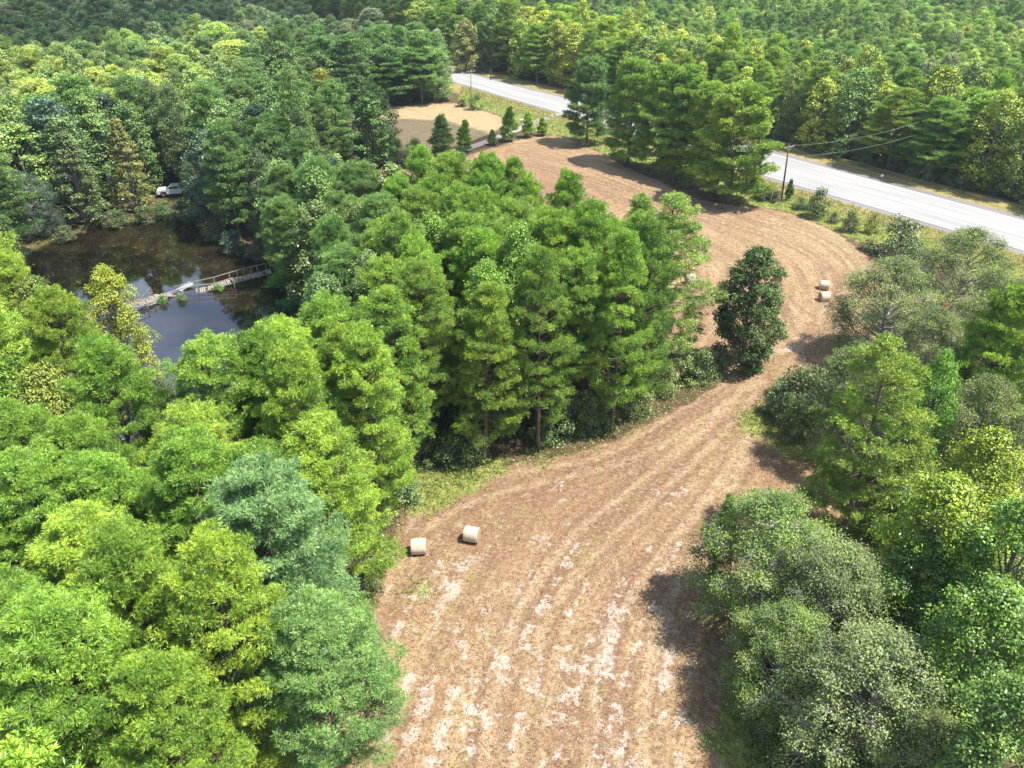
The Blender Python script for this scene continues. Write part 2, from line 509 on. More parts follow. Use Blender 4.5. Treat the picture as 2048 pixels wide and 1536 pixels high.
nt.links.new(b.outputs[0], out.inputs['Surface'])
me.materials.append(m)
tag(link('ground', me), kind='structure')

# ------------------------------------------------------------------ pond water
m, nt, out = new_mat('pond_water')
pos = N(nt, 'ShaderNodeNewGeometry').outputs['Position']
b = N(nt, 'ShaderNodeBsdfPrincipled')
wc = mixc(nt, ramp(nt, noise(nt, pos, 0.16, 5, 0.6, 1.0), 0.42, 0.64), (0.014, 0.009, 0.005), (0.026, 0.019, 0.008))
nt.links.new(wc, b.inputs['Base Color'])
b.inputs['Roughness'].default_value = 0.03
b.inputs['IOR'].default_value = 2.7
bp = N(nt, 'ShaderNodeBump')
bp.inputs['Strength'].default_value = 0.02
bp.inputs['Distance'].default_value = 0.02
nt.links.new(noise(nt, pos, 6.0, 3, 0.6), bp.inputs['Height'])
nt.links.new(bp.outputs[0], b.inputs['Normal'])
nt.links.new(b.outputs[0], out.inputs['Surface'])
PW_Z = -0.35
pc = POND.mean(0)
pv = [(pc[0], pc[1], PW_Z)] + [((p[0] - pc[0]) * 1.06 + pc[0], (p[1] - pc[1]) * 1.06 + pc[1], PW_Z) for p in resample(np.vstack([POND, POND[:1]]), 2)[:-1]]
mb = MB(); k = len(pv) - 1
mb.add(pv, [(0, 1 + i, 1 + (i + 1) % k) for i in range(k)])
tag(mb.build('pond_water', m), kind='structure')

# ------------------------------------------------------------------ road
def road_mat(name, c0, c1, joints, bumpy=0.2):
    m, nt, out = new_mat(name)
    pos = N(nt, 'ShaderNodeNewGeometry').outputs['Position']
    u = attr(nt, 'across'); v = attr(nt, 'along')
    cb = N(nt, 'ShaderNodeCombineXYZ')
    nt.links.new(mth(nt, 'MULTIPLY', u, 1.0), cb.inputs[0]); nt.links.new(mth(nt, 'MULTIPLY', v, 0.04), cb.inputs[1])
    s = noise(nt, cb.outputs[0], 1.0, 4, 0.6)
    c = mixc(nt, ramp(nt, s, 0.35, 0.68), c0, c1)
    c = mixc(nt, ramp(nt, noise(nt, pos, 3.0, 4, 0.7), 0.4, 0.7, 0, 0.3), c, tuple(x * 0.75 for x in c0))
    if joints:
        fr = mth(nt, 'FRACT', mth(nt, 'DIVIDE', v, 4.6))
        j = ramp(nt, fr, 0.0, 0.025, 0.35, 0)
        c = mixc(nt, j, c, (0.25, 0.23, 0.2))
    b = N(nt, 'ShaderNodeBsdfPrincipled')
    nt.links.new(c, b.inputs['Base Color'])
    b.inputs['Roughness'].default_value = 0.8
    nt.links.new(b.outputs[0], out.inputs['Surface'])
    return m
rn, rf = resample(ROAD_NEAR, 4), None
def by_len(P, n):
    P = resample(P, 1.0)
    L = np.concatenate([[0], np.cumsum(np.linalg.norm(np.diff(P, axis=0), axis=1))])
    t = np.linspace(0, L[-1], n)
    return np.stack([np.interp(t, L, P[:, 0]), np.interp(t, L, P[:, 1])], 1), t
# edge points matched by nearest across the road
NE, nl = by_len(ROAD_NEAR, 220)
FE, _ = by_len(ROAD_FAR, 1500)
tanv = np.gradient(NE, axis=0); tanv /= np.linalg.norm(tanv, axis=1)[:, None]
FM = []
for p, t in zip(NE, tanv):
    FM.append(FE[np.argmin(np.abs((FE - p) @ t) + 0.02 * np.linalg.norm(FE - p, axis=1))])
FM = np.array(FM)
wdt = np.median(np.linalg.norm(FM - NE, axis=1)[70:160])
print('road width median', wdt, np.linalg.norm(FM - NE, axis=1)[::20])
nrm = np.stack([-tanv[:, 1], tanv[:, 0]], 1)
if ((FM - NE)[100] @ nrm[100]) < 0: nrm = -nrm
ker = np.ones(31) / 31
ww = np.convolve(np.pad(np.linalg.norm(FM - NE, axis=1), 15, mode='edge'), ker, mode='valid')
def strip_mesh(name, o0, o1, z, mat, frac=True):
    """a band of the road between two offsets (fractions of its width)"""
    A = NE + nrm * (ww * o0)[:, None] if frac else NE + nrm * o0
    B = NE + nrm * (ww * o1)[:, None] if frac else NE + nrm * o1
    me = bpy.data.meshes.new(name)
    n = len(A)
    vs = [(a[0], a[1], z) for a in A] + [(b[0], b[1], z) for b in B]
    me.from_pydata(vs, [], [(i, i + 1, n + i + 1, n + i) for i in range(n - 1)])
    for nm, arr in (('along', np.concatenate([nl, nl])), ('across', np.concatenate([np.full(n, o0) * 20, np.full(n, o1) * 20]))):
        a = me.attributes.new(nm, 'FLOAT', 'POINT'); a.data.foreach_set('value', arr.astype(np.float32))
    return tag(link(name, me, None, mat), kind='structure')
ASPH = road_mat('asphalt_shoulder', (0.17, 0.15, 0.14), (0.26, 0.235, 0.22), False)
CONC = road_mat('concrete_road', (0.27, 0.265, 0.255), (0.37, 0.362, 0.35), True)
strip_mesh('road_shoulder', -0.01, 1.02, 0.008, ASPH)
strip_mesh('road', 0.10, 0.90, 0.014, CONC)
YEL = plain('faded_yellow_line', (0.60, 0.54, 0.36), 0.8, 2, 0.15)
WHL = plain('faded_white_line', (0.8, 0.8, 0.79), 0.8, 2, 0.1)
strip_mesh('road_marking', 0.485, 0.492, 0.018, YEL)
strip_mesh('road_marking', 0.508, 0.515, 0.018, YEL)
strip_mesh('road_marking', 0.115, 0.121, 0.018, WHL)
strip_mesh('road_marking', 0.879, 0.885, 0.018, WHL)
# driveway
m = plain('gravel', (0.33, 0.29, 0.24), 0.95, 1.5, 0.25)
DW = resample(G([(840, 330), (900, 312), (950, 293), (1000, 275), (1040, 258), (1085, 240), (1120, 228)]), 2)
dt = np.gradient(DW, axis=0); dt /= np.linalg.norm(dt, axis=1)[:, None]; dn = np.stack([-dt[:, 1], dt[:, 0]], 1)
mb = MB(); n = len(DW)
zz = 0.12 * 1.3
mb.add([(p[0], p[1], zz) for p in DW + dn * 1.2] + [(p[0], p[1], zz) for p in DW - dn * 1.2], [(i, n + i, n + i + 1, i + 1) for i in range(n - 1)])
tag(mb.build('driveway', m), kind='structure')

# ------------------------------------------------------------------ tree meshes
def orth(D):
    """two unit vectors orthogonal to each row of D"""
    ref = np.where(np.abs(D[:, 2:3]) < 0.9, np.array([[0, 0, 1.0]]), np.array([[1.0, 0, 0]]))
    A = np.cross(D, ref); A /= np.linalg.norm(A, axis=1)[:, None] + 1e-9
    return A, np.cross(D, A)

def tri_mesh(name, V, F, var=None, smooth=False):
    me = bpy.data.meshes.new(name)
    V = np.asarray(V, np.float32); F = np.asarray(F, np.int32)
    k = F.shape[1]
    me.vertices.add(len(V)); me.vertices.foreach_set('co', V.ravel())
    me.loops.add(F.size); me.loops.foreach_set('vertex_index', F.ravel())
    me.polygons.add(len(F)); me.polygons.foreach_set('loop_start', np.arange(0, F.size, k, dtype=np.int32))
    me.polygons.foreach_set('loop_total', np.full(len(F), k, np.int32))
    me.update()
    if var is not None:
        a = me.attributes.new('var', 'FLOAT', 'FACE'); a.data.foreach_set('value', np.asarray(var, np.float32))
    return me

def needles(Cn, Dn, n, length, width, g, var0):
    """tufts of needle blades: centres Cn, axis Dn, n blades each"""
    m = len(Cn)
    d = g.normal(size=(m, n, 3))
    d /= np.linalg.norm(d, axis=2)[..., None]
    d = d + Dn[:, None, :] * 0.48
    d[..., 2] += 0.1
    d /= np.linalg.norm(d, axis=2)[..., None]
    L = length * g.uniform(0.7, 1.15, (m, n, 1))
    d = d.reshape(-1, 3); L = L.reshape(-1, 1)
    c = np.repeat(Cn, n, 0) + d * 0.03
    A, _ = orth(d)
    th = g.uniform(0, math.pi, (len(d), 1))
    B = np.cross(d, A)
    W = (A * np.cos(th) + B * np.sin(th)) * width * 0.5
    V = np.stack([c + d * L * 0.1, c + d * L * 0.62 + W, c + d * L, c + d * L * 0.62 - W], 1).reshape(-1, 3)
    F = np.arange(len(V)).reshape(-1, 4)
    var = np.clip(np.repeat(var0, n) + g.normal(0, 0.12, len(d)), 0, 1)
    return V, F, var

def leaves(P, Nn, size, g, var0):
    n = len(P)
    Nn = Nn / (np.linalg.norm(Nn, axis=1)[:, None] + 1e-9)
    A, B = orth(Nn)
    th = g.uniform(0, 2 * math.pi, (n, 1))
    U = A * np.cos(th) + B * np.sin(th); W = -A * np.sin(th) + B * np.cos(th)
    s = size * g.uniform(0.7, 1.25, (n, 1))
    V = np.stack([P - U * s * 0.5, P + W * s * 0.34 + Nn * s * 0.08, P + U * s * 0.55, P - W * s * 0.34 + Nn * s * 0.08], 1).reshape(-1, 3)
    return V, np.arange(len(V)).reshape(-1, 4), np.clip(var0 + g.normal(0, 0.13, n), 0, 1)

def branch_pts(p0, az, el, L, n=5, curl=0.25):
    pts = [np.array(p0, float)]
    e = el
    for i in range(n):
        e += curl / n
        pts.append(pts[-1] + np.array([math.cos(az) * math.cos(e), math.sin(az) * math.cos(e), math.sin(e)]) * L / n)
    return pts

def make_pine(seed, H=20.0, Rr=4.0, cb=0.42, nb=64, step=0.42, blades=11, length=0.42, width=0.075, dome=1.0, trunk_r=0.24, dead=8, open_=0.0, low=0.55, fat=0.62, puff=0.55, tpp=12):
    g = np.random.default_rng(seed)
    tb = MB()
    lean = g.normal(0, 0.012, 2)
    def tp(t): return np.array([lean[0] * H * t * t + 0.12 * math.sin(3.1 * t + seed), lean[1] * H * t * t + 0.1 * math.sin(4.3 * t + 2 * seed), H * t * 0.985])
    ts = np.linspace(0, 1, 11)
    tb.tube([tp(t) for t in ts], [trunk_r * (1 - 0.86 * t) for t in ts], 7)
    Cn, Dn, V0 = [], [], []
    az = g.uniform(0, 6.28)
    for i in range(nb):
        t = cb + (1 - cb) * ((i + g.uniform(0, 0.8)) / nb) ** 0.9
        t = min(t, 0.985)
        az += 2.4 + g.normal(0, 0.35)
        s = (t - cb) / (1 - cb)
        prof = (low + (1 - low) * min(1, s / 0.22)) * (max(0.0, 1 - s ** (2.3 * dome)) ** fat)
        L = max(0.5, Rr * prof * g.uniform(0.72, 1.15))
        if g.random() < open_: continue
        el = -0.12 + 1.05 * s ** 1.5 + g.normal(0, 0.1)
        bp = branch_pts(tp(t), az, el, L, 5, 0.38)
        tb.tube(bp, [0.07 * (L / Rr) * (1 - 0.8 * k / 5) + 0.008 for k in range(6)], 4, False)
        bv = g.uniform(0.3, 0.62) + 0.12 * s  # lighter up the crown: lit tops put into the needle colour
        dirb = bp[5] - bp[4]; dirb = dirb / np.linalg.norm(dirb)
        puffs = [(1.0, 0.0)]
        nb2 = max(1, int(L / (puff * 1.15)))
        for k in range(nb2):
            u = 0.45 + 0.5 * (k + g.uniform(0, .8)) / nb2
            for sd in (-1, 1):
                if g.random() < 0.80: puffs.append((u, sd * g.uniform(0.35, 0.95) * (1.15 - u) * L * 0.75))
        for u, off in puffs:
            q = u * 5; jj = min(int(q), 4)
            p = bp[jj] + (bp[jj + 1] - bp[jj]) * (q - jj)
            c = p + np.array([-math.sin(az) * off, math.cos(az) * off, abs(off) * (0.1 + 0.25 * s)]) + g.normal(0, .08, 3)
            if off: tb.tube([p, c], [0.022, 0.012], 3, False)
            pr = puff * g.uniform(0.7, 1.15)
            nn = max(3, int(tpp * g.uniform(.8, 1.2)))
            dd = g.normal(size=(nn, 3)); dd[:, 2] = np.abs(dd[:, 2]) * 0.9 - 0.12
            dd /= np.linalg.norm(dd, axis=1)[:, None]
            pv = bv + g.normal(0, 0.1)
            for w in range(nn):
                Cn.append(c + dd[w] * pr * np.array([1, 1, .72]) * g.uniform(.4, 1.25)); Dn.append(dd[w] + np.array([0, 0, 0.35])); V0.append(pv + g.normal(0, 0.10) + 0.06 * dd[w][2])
        for _ in range(2):
            Cn.append(bp[-1] + g.normal(0, 0.1, 3)); Dn.append(dirb * 0.5 + np.array([0, 0, 0.7])); V0.append(bv + 0.1)
    for _ in range(dead):
        t = g.uniform(cb * 0.55, cb)
        bp = branch_pts(tp(t), g.uniform(0, 6.28), g.uniform(-0.3, 0.2), g.uniform(0.6, 2.0), 3, 0.2)
        tb.tube(bp, [0.03, 0.02, 0.015, 0.006], 3, False)
    Cn = np.array(Cn); Dn = np.array(Dn); Dn /= np.linalg.norm(Dn, axis=1)[:, None]
    V, F, var = needles(Cn, Dn, blades, length, width, g, np.array(V0))
    return tb, (V, F, var)

def make_broad(seed, H=14.0, Rr=4.5, cb=0.25, lumps=34, sprays=34, lps=8, leaf=0.2, conic=0.0, trunk_r=0.22, twigs=4, flat=0.75, lump_r=0.30, gap=0.0, spread=0.32):
    g = np.random.default_rng(seed)
    tb = MB()
    def tp(t): return np.array([0.15 * math.sin(3 * t + seed), 0.15 * math.sin(4 * t + 2 * seed), H * t])
    ts = np.linspace(0, 0.82, 8)
    tb.tube([tp(t) for t in ts], [trunk_r * (1 - 0.85 * t) for t in ts], 7)
    P, Nn, V0 = [], [], []
    az = g.uniform(0, 6.28)
    for i in range(lumps):
        s = (i + 0.5) / lumps
        az += 2.4 + g.normal(0, 0.4)
        if conic > 0:
            rad = Rr * ((1 - s) ** 0.8 * conic + (1 - conic) * math.sqrt(max(0, 1 - (2 * s - 1) ** 2))) * min(1, 0.55 + s * 4)
        else:
            rad = Rr * math.sqrt(max(0.02, 1 - (max(0, s - 0.30) / 0.70) ** 2)) * min(1, 0.65 + s * 1.6)
        lr = Rr * lump_r * g.uniform(0.75, 1.25) * (0.6 + 0.4 * rad / Rr)
        if g.random() < gap: continue
        rc = max(0, rad - lr * 0.8) * g.uniform(0.72, 1.08)
        zc = H * (cb + (1 - cb) * s) - lr * 0.35
        c = np.array([math.cos(az) * rc, math.sin(az) * rc, min(zc, H - lr * 0.7)])
        p0 = tp(max(cb * 0.55, (zc / H) - 0.16 - 0.14 * rc / Rr))
        mid = (p0 + c) / 2 + np.array([0, 0, -0.12 * rc]) + g.normal(0, 0.12, 3)
        lw = 0.045 + 0.02 * rc / Rr
        tb.tube([p0, mid, c], [lw * 1.5, lw, lw * 0.4], 4, False)
        d = g.normal(size=(sprays, 3)); d[:, 2] = d[:, 2] * 0.8 + 0.35
        d /= np.linalg.norm(d, axis=1)[:, None]
        rr = lr * g.uniform(0.35, 1.05, (sprays, 1)) ** 0.6 * np.where(g.random((sprays, 1)) < .16, g.uniform(1.05, 1.5, (sprays, 1)), 1)
        sc = c + d * rr * np.array([1, 1, flat])
        bv = g.uniform(0.3, 0.65)
        for k in range(sprays):
            m = lps
            pp = sc[k] + g.normal(0, spread * 0.6, (m, 3)) * np.array([1, 1, 0.6])
            P.append(pp)
            Nn.append(g.normal(0, 0.5, (m, 3)) + d[k] * 0.5 + np.array([0, 0, 0.65]))
            V0.append(np.full(m, bv + g.normal(0, 0.12)))
            if k < twigs:
                tb.tube([c, (c + sc[k]) / 2 + g.normal(0, 0.05, 3), sc[k] + d[k] * 0.18], [0.03, 0.018, 0.007], 3, False)
    V, F, var = leaves(np.concatenate(P), np.concatenate(Nn), leaf, g, np.concatenate(V0))
    return tb, (V, F, var)

LIB = {}
def reg(kind, name, mk, n, bark, leafm, size, **kw):
    """n variants of a tree kind; size = (height, crown radius) the meshes are made at"""
    out = []
    for i in range(n):
        tb, (V, F, var) = mk(seed=hash_(kind) + i * 17, H=size[0], **{'Rr': size[1]}, **kw)
        tm = tb.mesh(name + '_trunk'); tm.materials.append(bark)
        cm = tri_mesh(name + '_crown', V, F, var); cm.materials.append(leafm)
        out.append((tm, cm))
    LIB[kind] = (name, size, out)
def hash_(s): return sum(ord(c) * (i + 3) for i, c in enumerate(s)) % 9973

reg('pine', 'pine_tree', make_pine, 5, BARK_PINE, LEAF, (20, 4.0), nb=80, blades=24, length=0.29, width=0.030, cb=0.34, dome=1.45, fat=0.5, low=0.7, puff=0.42, tpp=8)
reg('pine_skirt', 'pine_tree', make_pine, 4, BARK_PINE, LEAF, (20, 4.2), nb=80, blades=22, length=0.31, width=0.036, cb=0.18, open_=0.08, dead=3, low=0.75, dome=1.3, fat=0.52, puff=0.46, tpp=8)
reg('pine_full', 'pine_tree', make_pine, 4, BARK_PINE, LEAF, (18, 5.5), nb=86, blades=18, length=0.42, width=0.08, cb=0.09, open_=0.06, dead=2, low=0.85, fat=0.5, dome=1.3, trunk_r=0.3, puff=0.58, tpp=8)
reg('pine_mid', 'pine_tree', make_pine, 5, BARK_PINE, LEAF, (20, 4.0), nb=56, blades=12, length=0.40, width=0.09, cb=0.2, dead=3, low=0.8, dome=1.6, fat=0.5, puff=0.56, tpp=7)
reg('pine_open', 'pine_tree', make_pine, 3, BARK_PINE, LEAF, (20, 4.6), nb=70, blades=18, length=0.31, width=0.045, cb=0.14, open_=0.2, low=0.75, puff=0.45, tpp=8)
reg('young', 'young_pine', make_pine, 2, BARK_PINE, LEAF, (6, 2.0), nb=34, blades=10, length=0.34, width=0.09, puff=0.35, tpp=8, cb=0.08, dome=0.45, trunk_r=0.1, dead=0)
reg('oak', 'oak_tree', make_broad, 3, BARK_LIGHT, LEAF_GLOSSY, (13, 5.5), cb=0.08, lumps=100, sprays=58, lps=9, leaf=0.145, twigs=18, lump_r=0.22, gap=0.12, spread=0.36, trunk_r=0.3)
reg('upright', 'oak_tree', make_broad, 1, BARK_GREY, LEAF_GLOSSY, (12, 3.7), cb=0.04, lumps=88, sprays=56, lps=9, leaf=0.2, twigs=8, lump_r=0.25, gap=0.22, spread=0.28, trunk_r=0.22)
reg('gum', 'sweetgum_tree', make_broad, 3, BARK_GREY, LEAF, (16, 4.5), cb=0.12, lumps=52, sprays=66, lps=9, leaf=0.175, lump_r=0.30, conic=0.35, twigs=3, trunk_r=0.2)
reg('broad_mid', 'broadleaf_tree', make_broad, 5, BARK_GREY, LEAF, (16, 4.5), cb=0.06, lumps=44, sprays=34, lps=7, leaf=0.32, lump_r=0.30, twigs=2, spread=0.4)
reg('cypress', 'cypress_tree', make_broad, 2, BARK_GREY, LEAF, (17, 4.6), cb=0.06, lumps=64, sprays=30, lps=8, leaf=0.26, conic=0.85, lump_r=0.22, flat=0.5, twigs=2)
reg('shrub', 'shrub', make_broad, 4, BARK_GREY, LEAF, (2.6, 1.6), cb=0.0, lumps=20, sprays=22, lps=7, leaf=0.16, lump_r=0.36, twigs=2, trunk_r=0.05, spread=0.3, gap=0.12)

TREES = []      # (X, Y) of every stem placed
cnt = {}
def plant(kind, X, Y, H, Rc, tint, label, cat, group=None, rz=None, name=None, seed=None, z=0.0, lean=None):
    nm, (h0, r0), variants = LIB[kind]
    k = cnt.get(kind, 0); cnt[kind] = k + 1
    tm, cm = variants[(seed if seed is not None else k) % len(variants)]
    e = empty(name or nm, (X, Y, z), rz if rz is not None else (k * 2.399) % 6.283)
    if lean: e.rotation_euler = (lean[0], lean[1], e.rotation_euler[2])
    sc = (Rc / r0, Rc / r0, H / h0)
    for pn, mesh in (('trunk', tm), ('crown', cm)):
        o = bpy.data.objects.new(pn, mesh); COL.objects.link(o); o.parent = e; o.scale = sc
        o.color = (*tint, 1)
    tag(e, label, cat, group)
    TREES.append((X, Y, Rc, H))
    return e

# linear leaf colours
T_PINE = (0.205, 0.365, 0.042)
T_PINE_DK = (0.150, 0.275, 0.062)
T_PINE_BL = (0.120, 0.215, 0.080)
T_PINE_YL = (0.250, 0.395, 0.042)
T_OAK = (0.25, 0.31, 0.095)
T_OAK_DK = (0.11, 0.17, 0.05)
T_GUM = (0.24, 0.40, 0.050)
T_YEL = (0.38, 0.38, 0.025)
T_GOLD = (0.25, 0.26, 0.06)
T_TEAL = (0.085, 0.15, 0.085)
def jit(t, g=random, a=0.12):
    k = 1 + g.uniform(-a, a)
    return (t[0] * k * (1 + g.uniform(-a, a) * .5), t[1] * k, t[2] * k * (1 + g.uniform(-a, a) * .5))
random.seed(11)

def apex(kind, x, y, H, Rc, tint, label, cat='tree', **kw):
    X, Y = at(x, y, H * 0.985)
    return plant(kind, X, Y, H, Rc, tint, label, cat, **kw)
def foot(kind, x, y, ytop, Rc, tint, label, cat='tree', **kw):
    X, Y = at(x, y)
    return plant(kind, X, Y, height_of((x, y), ytop), Rc, tint, label, cat, **kw)

# --- trees one can point at
g_row = 'pines in the row between the field and the road'
foot('pine_full', 1174, 287, 122, 5.4, T_PINE_DK, 'dark spreading pine at the far left end of the row beside the road', 'pine tree', group=g_row)
foot('pine_full', 1256, 327, 130, 5.8, jit(T_PINE, a=.05), 'tall pine second from the far end of the roadside row, trunk bare at the foot', 'pine tree', group=g_row)
foot('pine_full', 1319, 343, 140, 5.9, T_PINE, 'full pine third from the far end of the roadside row', 'pine tree', group=g_row)
foot('pine_full', 1359, 352, 148, 6.0, T_PINE, 'tall pine in the middle of the thick clump of the roadside row', 'pine tree', group=g_row)
foot('pine_open', 1386, 354, 240, 2.6, T_PINE_YL, 'thin short pine with a bare stem between the big pines of the roadside row', 'pine tree', group=g_row)
foot('pine_full', 1405, 372, 176, 5.4, T_PINE_YL, 'pine just behind the biggest pine of the roadside row', 'pine tree', group=g_row)
foot('pine_full', 1456, 404, 182, 7.2, T_PINE_YL, 'big bright pine with branches to the ground at the near end of the roadside row', 'pine tree', group=g_row)
g_y = 'young pines beside the driveway'
foot('young', 884, 306, 236, 2.9, T_PINE_DK, 'broad dark young pine left of the driveway mouth', 'pine tree', group=g_y)
foot('young', 931, 303, 246, 2.0, T_PINE, 'slimmer young pine touching the broad dark one', 'pine tree', group=g_y)
foot('young', 985, 291, 262, 1.2, T_PINE_DK, 'smallest young pine beside the pale driveway', 'pine tree', group=g_y)
foot('young', 1018, 283, 220, 2.2, T_PINE, 'tallest young pine standing right of the driveway', 'pine tree', group=g_y)
foot('young', 1056, 275, 228, 1.7, T_GUM, 'young green pine second from the right beside the driveway', 'pine tree', group=g_y)
foot('young', 1084, 271, 238, 1.5, T_GUM, 'small green pine at the right end of the driveway group', 'pine tree', group=g_y)
foot('shrub', 951, 218, 186, 2.2, (0.16, 0.27, 0.03), 'bright green bush at the foot of the far utility pole', 'bush', name='bush')
foot('shrub', 925, 212, 198, 1.8, T_OAK_DK, 'low dark bush left of the far utility pole', 'bush', name='bush')

apex('pine_open', 1352, 404, 19.5, 6.3, (0.25, 0.37, 0.07), 'loose open pine right of the grove with field showing through its branches', 'pine tree', seed=1)
apex('pine_open', 1282, 400, 18.5, 4.4, (0.24, 0.36, 0.065), 'slim open pine touching the right side of the dense grove', 'pine tree', seed=2)
apex('pine', 1222, 455, 17.5, 3.2, T_PINE, 'shorter pine on the right shoulder of the dense grove', 'pine tree')
foot('upright', 1482, 732, 497, 4.1, (0.13, 0.20, 0.06), 'dark upright oak standing alone in the middle of the mown field', 'oak tree', seed=1)
foot('shrub', 1585, 832, 738, 2.8, (0.12, 0.16, 0.05), 'round grey green bush where the two fields meet', 'bush', name='bush', seed=1)
foot('shrub', 1655, 850, 735, 2.8, (0.14, 0.2, 0.06), 'dark bush tucked under the oak behind the round grey green bush', 'bush', name='bush', seed=2)
foot('shrub', 1600, 800, 742, 2.0, (0.10, 0.15, 0.04), 'smaller bush behind the round grey green bush', 'bush', name='bush', seed=3)
apex('oak', 1800, 520, 12.5, 6.2, (0.24, 0.31, 0.10), 'wide grey green oak right of the two far hay bales', 'oak tree', seed=0)
apex('oak', 1955, 462, 13.0, 6.2, (0.23, 0.30, 0.09), 'wide grey green oak in front of the road at the right edge', 'oak tree', seed=2)
apex('oak', 2090, 560, 13.0, 5.0, T_OAK, 'oak cut off by the right edge below the road', 'oak tree')
apex('pine_full', 2035, 600, 14.5, 4.0, T_PINE_YL, 'yellow green pine at the right edge beside the wide oaks', 'pine tree')
apex('pine_open', 1790, 690, 19.0, 5.2, (0.21, 0.32, 0.04), 'tall pine with a dark bare stem in front of the wide grey oak', 'pine tree', seed=0)
apex('gum', 1895, 706, 15.5, 2.6, (0.18, 0.38, 0.04), 'narrow fresh green sweetgum behind the tall pine on the right', 'sweetgum tree')
apex('oak', 1990, 760, 13, 4.2, T_OAK, 'dull green oak between the narrow sweetgum and the right edge', 'oak tree')
apex('gum', 1995, 868, 16.0, 4.4, (0.27, 0.36, 0.022), 'yellow tinged tree at the right edge below the tall pine', 'tree')
apex('gum', 1905, 960, 16.0, 4.6, (0.25, 0.36, 0.022), 'broad yellow green tree in front of the yellow tinged one at the right', 'tree')
apex('gum', 2080, 1010, 17.0, 4.8, (0.2, 0.36, 0.04), 'green tree cut off by the right edge beside the yellow green trees', 'tree')
apex('gum', 1860, 1080, 12.0, 3.8, (0.15, 0.27, 0.05), 'deep green tree hidden between the yellow green tree and the near oak', 'tree')
apex('gum', 2010, 1180, 16.0, 4.2, (0.17, 0.30, 0.04), 'deep green tree at the lower right edge', 'tree')
apex('gum', 2060, 1380, 16.0, 4.0, (0.14, 0.25, 0.04), 'dark green tree in the bottom right corner', 'tree')
apex('oak', 1560, 1000, 11.5, 5.4, (0.22, 0.33, 0.08), 'nearest big oak overhanging the right side of the mown field', 'oak tree', seed=0)
apex('oak', 1690, 1100, 11.5, 4.6, (0.26, 0.34, 0.12), 'twiggy grey green oak right behind the nearest big oak', 'oak tree', seed=1)
apex('oak', 1790, 1290, 12.0, 5.2, (0.27, 0.35, 0.13), 'grey green oak with bare twigs along the bottom right', 'oak tree', seed=2)
apex('oak', 1600, 1230, 9.0, 4.2, (0.20, 0.30, 0.07), 'lower green oak filling the skirt of the nearest big oak', 'oak tree', seed=1)
apex('oak', 1880, 1450, 10.0, 4.0, T_OAK, 'oak at the bottom edge right of the twiggy one', 'oak tree', seed=0)
apex('gum', 1462, 992, 9.5, 1.2, (0.12, 0.24, 0.03), 'slender bright green sapling poking up left of the nearest big oak', 'tree')
apex('shrub', 1690, 1490, 3.5, 2.4, (0.22, 0.30, 0.04), 'yellow green bush at the bottom edge under the oaks', 'bush', name='bush')
apex('shrub', 1560, 1500, 2.0, 1.6, (0.15, 0.22, 0.04), 'low bush on the grass at the bottom edge', 'bush', name='bush')
apex('pine', 2050, 1240, 12.0, 3.0, T_GUM, 'young pine behind the deep green trees at the right edge', 'pine tree')
# front left
apex('pine', 515, 962, 19.5, 4.6, (0.185, 0.335, 0.112), 'blue green pine standing out among the bright pines at the lower left', 'pine tree', seed=2)
apex('pine', 620, 1230, 15.5, 4.2, (0.19, 0.34, 0.085), 'lower blue green pine in front of the blue green one, near the field edge', 'pine tree', seed=1)
apex('oak', 315, 765, 15.0, 3.2, (0.20, 0.24, 0.13), 'pale silvery tree poking up among the pines below the pond', 'tree', seed=2)
apex('oak', 838, 448, 18.0, 3.0, (0.20, 0.25, 0.13), 'pale silvery crown in the top of the dense grove', 'tree', seed=0)
apex('gum', 205, 537, 16.5, 3.6, (0.36, 0.42, 0.04), 'bright yellow tree on the near left shore of the pond', 'tree', seed=0)
apex('gum', 60, 560, 16.5, 4.4, (0.20, 0.27, 0.05), 'pale yellow green tree left of the bright yellow one', 'tree', seed=1)
apex('gum', 120, 600, 16.0, 4.2, (0.20, 0.25, 0.055), 'olive tree in front of the pale yellow green one by the pond', 'tree', seed=2)
apex('gum', 70, 740, 17.0, 4.2, (0.27, 0.33, 0.05), 'pale lime tree among the pines at the left edge', 'tree', seed=2)
# filling the wood on the right
plant('oak', 31.5, 61.0, 13.0, 4.8, (0.17, 0.24, 0.07), 'shady oak right behind the tall pine with the bare stem', 'oak tree')
apex('oak', 1830, 860, 8.0, 3.4, T_OAK, 'low oak between the tall right pine and the yellow green tree', 'oak tree')
apex('gum', 1800, 960, 6.0, 2.8, (0.16, 0.27, 0.05), 'low dark green tree at the right foot of the tall right pine', 'tree')
apex('oak', 1700, 700, 8.0, 3.0, T_OAK, 'small oak between the wide grey green oak and the round bush', 'oak tree')
apex('oak', 1960, 600, 10.0, 4.0, T_OAK, 'oak between the two wide ones and the right edge pine', 'oak tree')
apex('oak', 1880, 620, 10.5, 4.2, (0.24, 0.30, 0.10), 'grey green oak squeezed between the two wide ones', 'oak tree')
apex('oak', 2040, 820, 11.0, 4.0, (0.22, 0.29, 0.08), 'oak behind the yellow tinged tree at the right edge', 'oak tree')
